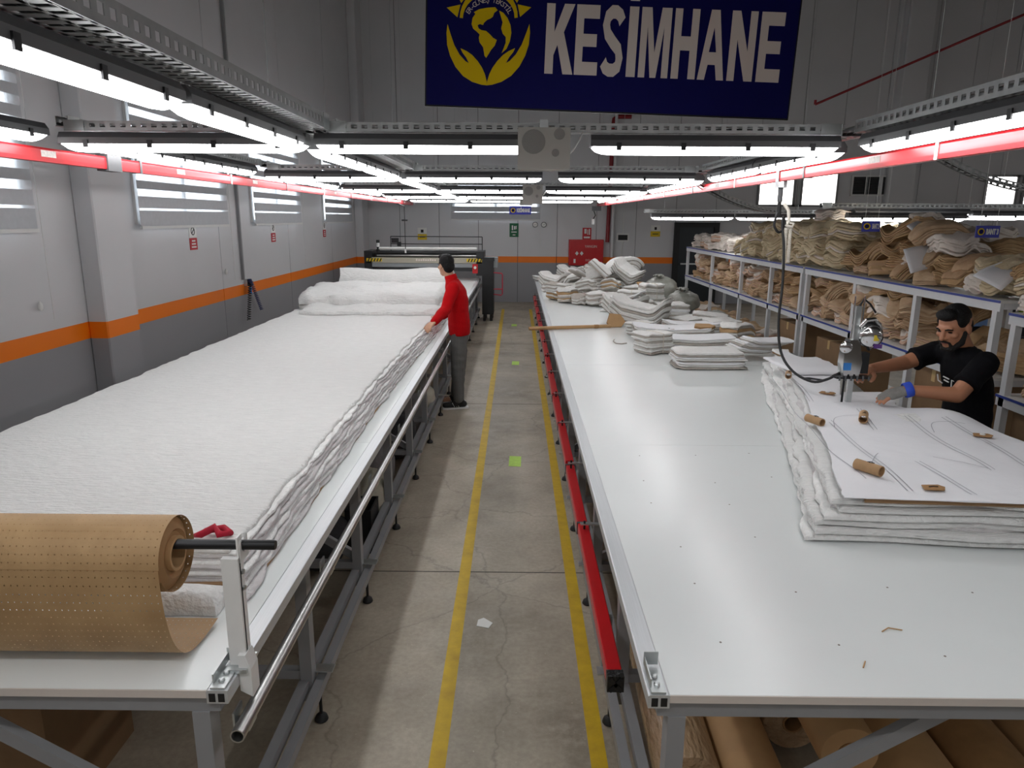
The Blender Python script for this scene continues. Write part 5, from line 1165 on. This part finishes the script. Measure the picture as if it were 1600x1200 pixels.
for (ax, ay, dx, dy) in ((-.665, 7.88, -.97, -.22), (-.72, 8.14, -.97, -.1)):
    d = Vector((dx, dy, 0)).normalized(); n_ = Vector((-d.y, d.x, 0)); p = Vector((ax, ay, 0)) - d * .02
    b = MB(); b.ell(p + d * .05 + Vector((0, 0, .06)), (.05, .05, .05)); b.capsule(p - d * .04 + Vector((0, 0, .055)), p + d * .17 + Vector((0, 0, .045)), .04, .034); b.ell(p + Vector((0, 0, .09)), (.05, .05, .045))
    sh = fuse(b, 'shoe', BLACK, m1, .008, 2)
    b = MB(); b.prism([(-.095, -.03), (-.08, -.042), (.06, -.04), (.16, -.05), (.20, -.03), (.21, 0), (.20, .03), (.16, .045), (.06, .036), (-.08, .042), (-.095, .03)], .002, .022, (p, d, n_, (0, 0, 1))); b.build('sole', WHITEP, sh, org=O1)
    for k in range(3):
        for sd in (-1, 1): MB().bar(p + d * (.02 + k * .025) + n_ * .041 * sd + Vector((0, 0, .03)), p + d * (.045 + k * .025) + n_ * .030 * sd + Vector((0, 0, .078)), .008, .004).build('shoe_stripe', WHITEP, sh, org=O1)

# ---- man in black working the cutter
m2 = th('person', 'bearded man in black t-shirt guiding the fabric cutter', 'person', (2.86, 4.40, 0)); O2 = (2.86, 4.40, 0)
hc = (2.675, 4.33, 1.505); hf = (-.86, -.36, -.36)
ha = R_(78)
b = MB(); PH, r1, f1, u1 = head_shapes(b, hc, hf, s=1.06)
b.capsule((2.79, 4.38, 1.33), (2.715, 4.345, 1.44), .064, .060)
loft(b, [((2.875, 4.40, .88), .15, .105, ha), ((2.86, 4.40, 1.05), .155, .11, ha), ((2.82, 4.39, 1.2), .17, .11, ha), ((2.785, 4.38, 1.32), .16, .09, ha), ((2.77, 4.38, 1.37), .08, .06, ha)])
LA = [(2.79, 4.17, 1.31), (2.60, 4.09, 1.135), (2.33, 4.13, 1.155)]; RA = [(2.735, 4.575, 1.31), (2.52, 4.55, 1.235), (2.215, 4.36, 1.235)]
limb(b, LA, [.056, .048, .031]); limb(b, RA, [.056, .048, .031])
hand_shapes(b, (2.32, 4.132, 1.152), (-.86, .12, -.30), (-.25, -.25, .9), .22, -1, 1.04); hand_shapes(b, (2.205, 4.352, 1.235), (-.75, -.55, -.05), (.1, -.2, .95), .55, 1, 1.04)
limb(b, [(2.87, 4.31, .85), (2.86, 4.30, .48), (2.88, 4.30, .09)], [.085, .06, .042]); limb(b, [(2.88, 4.49, .85), (2.88, 4.5, .48), (2.90, 4.52, .09)], [.085, .06, .042])
for a in ((2.88, 4.30), (2.90, 4.52)): b.capsule((a[0], a[1], .06), (a[0] - .13, a[1], .045), .035, .03)
fuse(b, 'body', SKIN2, m2, .006, 2)
face_bits(PH, r1, f1, u1, m2, O2, 1.06)
E2 = Matrix((r1, f1, u1)).transposed(); b = MB()
b.ell(PH(0, -.02, .052), (.081, .094, .088), rot=E2); b.ell(PH(0, -.062, .0), (.066, .05, .07), rot=E2); b.ell(PH(0, .052, .098), (.062, .045, .036), rot=E2)
for q in (-1, 1): b.ell(PH(q * .064, .0, .045), (.018, .05, .042), rot=E2)
fuse(b, 'hair', HAIR, m2, .006, 2, .003, 8)
b = MB()
for q in (-1, 1): b.capsule(PH(q * .066, .006, -.025), PH(q * .058, .036, -.075), .013, .021); b.capsule(PH(q * .058, .036, -.075), PH(q * .022, .072, -.103), .021, .020); b.capsule(PH(q * .004, .098, -.049), PH(q * .028, .088, -.06), .008, .007); b.capsule(PH(q * .028, .088, -.06), PH(q * .026, .078, -.09), .007, .012)
b.capsule(PH(-.022, .078, -.102), PH(.022, .078, -.102), .020, .020)
fuse(b, 'beard', BEARD, m2, .0045, 2, .002, 9)
b = MB()
loft(b, [((2.88, 4.40, .80), .185, .135, ha), ((2.875, 4.40, .95), .185, .135, ha), ((2.86, 4.40, 1.08), .185, .135, ha), ((2.825, 4.39, 1.2), .205, .135, ha), ((2.795, 4.385, 1.30), .20, .115, ha), ((2.775, 4.38, 1.36), .125, .085, ha), ((2.765, 4.375, 1.385), .085, .075, ha)])
for A in (LA, RA):
    p0, p1 = Vector(A[0]), Vector(A[1]); q = p0 + (p1 - p0) * .66; b.capsule(p0, q - (p1 - p0).normalized() * .03, .074, .070); b.lathe([(.072, 0), (.080, .05)], q - (p1 - p0).normalized() * .04, p1 - p0, 18)
b.capsule((2.77, 4.25, 1.315), (2.75, 4.5, 1.315), .074, .074)
fuse(b, 'tshirt', NAVT, m2, .0085, 2, .006, 11)
b = MB(); loft(b, [((2.88, 4.40, .95), .17, .12, ha), ((2.88, 4.40, .80), .175, .125, ha)]); limb(b, [(2.87, 4.31, .84), (2.865, 4.30, .48), (2.88, 4.30, .12)], [.1, .08, .066]); limb(b, [(2.88, 4.49, .84), (2.88, 4.5, .48), (2.90, 4.52, .12)], [.1, .08, .066]); fuse(b, 'trousers', JEAN, m2, .01, 3, .005, 13)
for ax, ay in ((2.88, 4.30), (2.90, 4.52)):
    b = MB(); b.capsule((ax + .04, ay, .06), (ax - .17, ay, .05), .043, .038); b.ell((ax, ay, .09), (.055, .05, .05)); fuse(b, 'shoe', BLACK, m2, .009, 2)
# print on the shirt
pl_ = Vector((2.665, 4.295, 1.16)); px = Vector((.34, -.92, -.14)).normalized(); pz = Vector((-.12, .05, 1)).normalized(); pn = px.cross(pz)
for seg in (((0, .05), (.004, .012), (.03, .004)), ((.036, .05), (.072, .046)), ((.04, .03), (.07, .026)), ((.084, .004), (.088, .046), (.112, .042), (.116, .0))):
    MB().path([pl_ + px * (a * 1.15 - .06) + pz * (c - .01) + pn * .018 for a, c in seg], .004, 6).build('shirt_print', WHITEP, m2, org=O2)
# glove on the left hand, fingers bare at the tips
GLV = M('grey_mesh_glove', (136, 134, 130), .8, var=.12, vs=40, bump=.5, bs=200); GBL = M('blue_glove_band', (44, 78, 196), .7, var=.1, vs=30)
w0 = Vector((2.32, 4.132, 1.152)); d = Vector((-.86, .12, -.30)).normalized(); up = Vector((-.25, -.25, .9)); up = (up - d * up.dot(d)).normalized(); x = d.cross(up) * -1
b = MB()
for k in (-1, -.33, .33, 1): b.capsule(w0 + x * .016 * k - d * .01, w0 + d * .09 + x * .030 * k, .0225, .0185)
for k, L in ((-1, .055), (-.33, .062), (.33, .05)): p = w0 + d * .088 + x * .030 * k; b.capsule(p, p + (d * .93 - up * .3) * L, .0165, .015)
fuse(b, 'cutting_glove', GLV, m2, .005, 2)
MB().lathe([(.042, -.03), (.046, -.026), (.046, .012), (.042, .016), (.036, .012), (.036, -.026), (.042, -.03)], w0 - d * .005, d, 24, close=False, sy=1.0).build('glove_band', GBL, m2, smooth=50)

# ================================================================ spreading machine at the far end
MBEI = M('machine_beige', (170, 164, 148), .45, var=.04); MBLK = M('machine_black', (26, 27, 29), .45); HAZ = M('hazard_yellow', (220, 190, 30), .45); MGR = M('machine_grey', (142, 146, 148), .45)
sm = th('spreading_machine', 'black and beige fabric spreading machine straddling the far table end', 'machine', (-1.9, 15.3, 0)); YM = 15.0
MB().box(-3.15, -.74, YM, YM + .12, 1.205, 1.315).build('front_beam', MBEI, sm); MB().box(-3.1, -.8, YM + .02, YM + .1, 1.12, 1.20).build('lower_beam', MGR, sm); MB().box(-3.1, -.8, YM + .03, YM + .09, 1.04, 1.10).build('lower_roller_guard', MBLK, sm)
for z, r_, m in ((1.50, .028, M('roller_white', (216, 216, 212), .35)), (1.42, .035, MBLK), (1.08, .02, CHROME), (1.355, .02, CHROME)): MB().cyl((-2.95, YM + .1, z), (-.85, YM + .1, z), r_, n=18).build('roller', m, sm, smooth=40)
MB().box(-3.0, -.82, YM + .2, YM + .6, 1.10, 1.40).build('fabric_cradle', MBLK, sm)
for x0 in (-3.2, -.86): MB().box(x0, x0 + .16, YM + .0, YM + .75, .95, 1.45).build('side_cheek', MBLK, sm)
MB().box(-.74, -.5, YM - .02, YM + .55, .14, 1.28).build('drive_cabinet', MBLK, sm); MB().box(-.76, -.42, YM + .02, YM + .6, 1.12, 1.32).build('control_wing', MGR, sm); MB().box(-.70, -.48, YM - .04, YM - .02, 1.26, 1.33).build('control_panel', MBLK, sm)
for x0 in (-3.15, -1.06):
    g = MB().box(x0, x0 + .32, YM - .012, YM - .001, 1.235, 1.30).build('hazard_plate', HAZ, sm)
    for k in range(5): MB().prism([(x0 + .02 + k * .062, 1.235), (x0 + .045 + k * .062, 1.235), (x0 + .075 + k * .062, 1.30), (x0 + .05 + k * .062, 1.30)], YM - .0165, YM - .0125, ((0, 0, 0), (1, 0, 0), (0, 0, 1), (0, 1, 0))).build('hazard_stripe', MBLK, g, org=parent_world(sm))
for k in range(9): MB().box(-2.12 + k * .048, -2.085 + k * .048, YM - .006, YM - .001, 1.25, 1.285 + .008 * (k % 3 == 0)).build('maker_letter', SWHT, sm)
MB().box(-.94, -.83, YM - .02, YM - .001, 1.0, 1.19).build('red_switch_plate', RED, sm); MB().cyl((-.885, YM - .04, 1.12), (-.885, YM - .02, 1.12), .03).build('stop_button', WHITEP, sm)
for p, q in (((-2.72, YM + .5, 1.40), (-2.72, YM + .5, 1.735)), ((-.76, YM + .5, 1.40), (-.76, YM + .5, 1.735)), ((-2.72, YM + .5, 1.735), (-.76, YM + .5, 1.735)), ((-2.72, YM + .5, 1.58), (-.76, YM + .5, 1.58))): MB().cyl(p, q, .009, n=8).build('guide_bar', MBLK, sm)
MB().box(-2.7, -2.55, YM + .47, YM + .53, 1.6, 1.7).box(-2.58, -2.5, YM + .47, YM + .53, 1.53, 1.62).build('winding_gear', MBLK, sm)
MB().cyl((-2.92, YM + .1, 1.45), (-2.92, YM + .1, 1.53), .035).build('beacon_base', MBLK, sm); MB().cyl((-2.92, YM + .1, 1.53), (-2.92, YM + .1, 1.61), .033).build('beacon_light', WHITEP, sm); MB().cyl((-2.92, YM + .1, 1.61), (-2.92, YM + .1, 1.67), .035).build('beacon_cap', MBLK, sm)
for x, y in ((-.69, YM), (-.55, YM), (-.69, YM + .5), (-.55, YM + .5)): MB().cyl((x, y + .01, .0), (x, y + .01, .14), .03).build('cabinet_leg', MBLK, sm)
fr = th('pink_red_frame', 'pinkish red tubular frame beside the spreading machine', 'frame', (-.45, 15.2, .5)); PKR = M('pinkish_red_tube', (190, 36, 62), .4)
P4 = [(-.48, 15.05, .56), (-.34, 15.05, .54), (-.315, 15.05, .57), (-.315, 15.05, .97), (-.335, 15.05, 1.0), (-.60, 15.05, 1.02), (-.625, 15.05, .99), (-.625, 15.05, .58), (-.60, 15.05, .55), (-.48, 15.05, .56)]
MB().path(P4, .011, 8).build('tube_loop', PKR, fr, smooth=True); MB().cyl((-.625, 15.05, .67), (-.315, 15.05, .67), .011).build('tube_bar', PKR, fr); MB().box(-.64, -.50, 15.06, 15.1, .95, .99).build('mounting_plate', MBLK, fr)
pc = th('hanging_power_drop', 'thin dark power drop hanging over the spreading machine', 'cable', (-2.3, 14.8, 1.5)); MB().cyl((-2.3, 14.8, 2.35), (-2.3, 14.8, 1.5), .008, n=6).build('cable', BLACK, pc); MB().box(-2.36, -2.24, 14.78, 14.82, 2.06, 2.09).build('cross_piece', MBLK, pc); MB().cyl((-2.3, 14.8, 1.5), (-2.3, 14.8, 1.42), .018).build('plug', WHITEP, pc); MB().cyl((-2.3, 14.8, 2.35), (-2.45, 14.8, 2.41), .012, n=8).build('arm', MBLK, pc)

# ================================================================ things on the walls
SR = M('sign_red', (190, 22, 36), .5); SG_ = M('sign_green', (0, 96, 56), .5); SY = M('sign_yellow', (224, 190, 20), .5); SWH = M('sign_white', (232, 232, 228), .5); SBK = M('sign_black', (24, 24, 24), .6)
for lab, y in (('no-entry style prohibition sign under the blind past the pillar', 8.89), ('prohibition sign under the third blind on the left wall', 11.83), ('prohibition sign under the far blind of the left wall', 14.98)):
    t = th('safety_sign', lab, 'sign', (-3.99, y, 1.74)); X = -3.998
    MB().box(X, X + .006, y - .1, y + .1, 1.90, 2.02).box(X, X + .006, y - .1, y + .1, 1.88, 1.90).build('white_panel', SWH, t); MB().box(X, X + .006, y - .1, y + .1, 1.73, 1.872).build('red_panel', SR, t)
    MB().lathe([(.05, 0), (.05, .003), (.038, .003), (.038, 0), (.05, 0)], (X + .0062, y, 1.955), (1, 0, 0), 20, close=False).build('ring', SBK, t)
    MB().bar((X + .008, y - .03, 1.93), (X + .008, y + .03, 1.98), .012, .003, up=(1, 0, 0)).build('symbol', SBK, t)
    for k in range(3): MB().box(X + .0062, X + .008, y - .065 + .01 * k, y + .065 - .01 * k, 1.755 + k * .037, 1.773 + k * .037).build('text_line', SWH, t)
def sgn(lab, x0, x1, z0, z1, parts, y=18.488):
    t = th('safety_sign', lab, 'sign', ((x0 + x1) / 2, y, z0))
    for nm, m, a, c, e, f in parts: MB().box(x0 + (x1 - x0) * a, x0 + (x1 - x0) * c, y - (.004 if m in (SWH, SBK) and nm != 'panel' else .0), y + .01, z0 + (z1 - z0) * e, z0 + (z1 - z0) * f).build(nm, m, t)
    return t
sgn('green emergency exit sign on the back wall', -.21, .02, 1.66, 2.0, [('panel', SG_, 0, 1, 0, 1), ('figure', SWH, .25, .4, .5, .85), ('figure', SWH, .5, .65, .55, .8), ('arrow', SWH, .7, .78, .58, .82), ('text_line', SWH, .2, .8, .33, .4), ('text_line', SWH, .35, .65, .12, .18)])
sgn('red fire hose sign above the red fire cabinet', 1.65, 1.87, 1.61, 1.9, [('panel', SR, 0, 1, 0, 1), ('figure', SWH, .2, .45, .5, .9), ('figure', SWH, .55, .62, .4, .85), ('figure', SWH, .72, .85, .4, .9), ('text_line', SWH, .15, .85, .1, .25)])
sgn('white and yellow warning sign behind the spreading machine', -2.55, -2.32, 1.575, 1.875, [('panel', SWH, 0, 1, .5, 1), ('lower_panel', SY, 0, 1, 0, .48), ('triangle', SBK, .35, .65, .6, .85), ('text_line', SBK, .2, .8, .2, .27)])
sgn('white and yellow warning sign left of the dark door', 3.38, 3.62, 1.69, 1.97, [('panel', SWH, 0, 1, .5, 1), ('lower_panel', SY, 0, 1, 0, .48), ('triangle', SBK, .38, .62, .6, .85), ('text_line', SBK, .2, .8, .2, .27)])
fc = th('fire_cabinet', 'red fire hose cabinet on the back wall', 'cabinet', (1.73, 18.4, .97)); MB().box(1.30, 2.17, 18.28, 18.48, .97, 1.61).build('cabinet_body', RED, fc); dr2 = MB().box(1.33, 2.14, 18.262, 18.279, 1.0, 1.58).build('cabinet_door', RED, fc)
text('YANGIN', .09, (.12, -.14, .47), fc, SWHT, sx=.9, name='door_lettering'); text('DOLABI', .07, (.1, -.14, .13), fc, SWHT, sx=.9, name='door_lettering')
for x in (1.5, 1.62): MB().prism([(x - .045, 1.27), (x, 1.215), (x + .045, 1.27), (x, 1.325)], 18.252, 18.2615, ((0, 0, 0), (1, 0, 0), (0, 0, 1), (0, 1, 0))).build('door_symbol', SWH, dr2, org=parent_world(fc))
MB().box(1.42, 1.47, 18.252, 18.2615, 1.03, 1.13).build('door_symbol', SWH, dr2, org=parent_world(fc))
pp = th('fire_pipe', 'dark red fire water pipe running down the back wall', 'pipe', (2.28, 18.35, 1.5)); DRED = M('dark_red_pipe', (128, 14, 26), .45)
MB().path([(2.75, 18.36, 4.55), (2.4, 18.36, 4.55), (2.33, 18.36, 4.5), (2.31, 18.36, 4.3), (2.29, 18.36, 2.8), (2.27, 18.36, 1.55)], .05, 12).build('pipe', DRED, pp, smooth=60); MB().cyl((2.29, 18.36, 2.62), (2.29, 18.36, 2.72), .065).build('coupling', DRED, pp)
wd = th('wall_clock_terminal', 'small white wall terminal with dark screen by the fire pipe', 'wall device', (2.67, 18.47, 1.56)); MB().box(2.51, 2.83, 18.44, 18.49, 1.56, 1.77).build('case', WHITEP, wd); MB().box(2.55, 2.79, 18.434, 18.4395, 1.6, 1.73).build('screen', SBK, wd); MB().cyl((2.67, 18.48, 1.77), (2.68, 18.48, 2.3), .012, n=6).build('conduit', WHITEP, wd); MB().cyl((2.67, 18.48, 1.56), (2.64, 18.48, .95), .012, n=6).build('conduit', WHITEP, wd)
for lab, x in (('left round gauge beside the green exit sign', .44), ('right round gauge beside the green exit sign', .66)):
    g = th('wall_gauge', lab, 'gauge', (x, 18.48, 1.97)); MB().lathe([(.07, 0), (.07, .02), (.058, .024)], (x, 18.488, 1.97), (0, -1, 0), 20).build('rim', DGREY, g, smooth=40); MB().lathe([(.056, .0245), (.056, .026)], (x, 18.488, 1.97), (0, -1, 0), 20).build('dial', SWH, g); MB().bar((x - .03, 18.46, 1.96), (x + .03, 18.46, 1.985), .006, .004).build('needle', SBK, g)
hd = th('hanging_socket', 'hanging power socket above the red fire cabinet', 'socket', (1.72, 16.4, 2.0)); MB().path([(1.72, 16.4, 2.4), (1.70, 16.4, 2.3), (1.74, 16.4, 2.2), (1.69, 16.4, 2.12)], .012, 6).build('cord', BLACK, hd); MB().box(1.66, 1.72, 16.37, 16.43, 2.0, 2.12).build('socket_body', WHITEP, hd); MB().box(1.66, 1.86, 16.36, 16.44, 2.30, 2.40).build('bracket', DGREY, hd)
cdt = th('wall_conduit', 'grey conduit running down the left wall past the pillar', 'conduit', (-3.97, 10.36, 1.24)); MB().box(-3.998, -3.96, 10.34, 10.38, 1.24, 5.5).build('duct', GREY, cdt)
hs = th('coiled_air_hose', 'dark blue coiled air hoses hanging on the left wall', 'hose', (-3.93, 10.5, .7)); HB = M('dark_blue_hose', (34, 44, 92), .35); HBK = M('black_hose', (26, 26, 30), .4)
MB().box(-3.998, -3.95, 10.42, 10.56, 1.14, 1.24).build('outlet_block', STEEL, hs); MB().cyl((-3.93, 10.48, 1.02), (-3.93, 10.48, 1.12), .02).build('air_valve', BLAB, hs)
for k, (ya, yb, za, zb, m) in enumerate(((10.46, 10.30, 1.2, .66, HBK), (10.5, 10.85, 1.2, .74, HB), (10.44, 10.52, 1.24, 1.14, HB))):
    MB().path([(-3.92 + .025 * cos(i * .8), ya + (yb - ya) * i / 130 + .03 * sin(i * .8), za + (zb - za) * i / 130) for i in range(131)], .006, 5).build('hose_coil', m, hs, smooth=True)
for lab, y in (('white pull-cord weight on the left wall before the pillar', 5.86), ('white pull-cord weight on the left wall past the conduit', 9.72)):
    g = MB().lathe([(.004, .02), (.018, 0), (.02, -.04), (.01, -.055)], (-3.96, y, 1.42), (0, 0, 1), 12).build('cord_weight', SWH, None, smooth=40, org=(-3.96, y, 1.37)); tag(g, lab, 'blind cord weight')
# sprinkler pipes
for lab, p, q in (('thin dark red sprinkler pipe slanting high at the right', (3.52, 9.0, 3.47), (6.4, 8.2, 4.72)), ('short dark red sprinkler pipe above the right trays', (4.35, 7.0, 3.12), (6.0, 6.8, 3.25))):
    t = th('sprinkler_pipe', lab, 'pipe', p); p = Vector(p); q = Vector(q); MB().cyl(p, q, .014, n=8).build('pipe', DRED, t)
    MB().cyl(p, p + Vector((0, 0, .05)), .016, n=8).build('end_elbow', DRED, t)
    for f in (.3, .55, .8): a = p + (q - p) * f; MB().cyl(a, (a.x, a.y, 7.99), .004, n=5).build('hanger_rod', STEEL, t)
# floor markers and scraps
LIME = M('lime_floor_sticker', (186, 226, 96), .6, var=.1, vs=20)
for lab, x, y in (('nearest lime green floor sticker in the aisle', -.01, 6.08), ('middle lime green floor sticker in the aisle', -.02, 10.52), ('farthest lime green floor sticker in the aisle', -.06, 14.4)):
    g = MB().prism([(x - .055, y - .13), (x + .052, y - .14), (x + .058, y + .13), (x - .05, y + .14)], .0005, .0022).build('floor_sticker', LIME, None, org=(x, y, 0)); tag(g, lab, 'floor sticker')
sc_ = MB().prism([(-.205, 3.42), (-.14, 3.40), (-.12, 3.45), (-.17, 3.50), (-.20, 3.48)], .001, .003).build('paper_scrap', SWH, None, org=(-.16, 3.45, 0)); tag(sc_, 'small translucent white scrap on the floor by the yellow line', 'scrap')
for lab, pts_ in (('tiny curled thread on the bare near end of right table', [(1.18, 2.05, .8525), (1.21, 2.07, .854), (1.25, 2.06, .8525)]), ('tiny thread near the front edge of right table', [(1.03, 1.86, .8525), (1.05, 1.89, .853)])):
    g = MB().path(pts_, .0022, 5).build('thread', KRAFT, None, org=pts_[0]); tag(g, lab, 'thread')

bpy.data.scenes.remove(SCR)
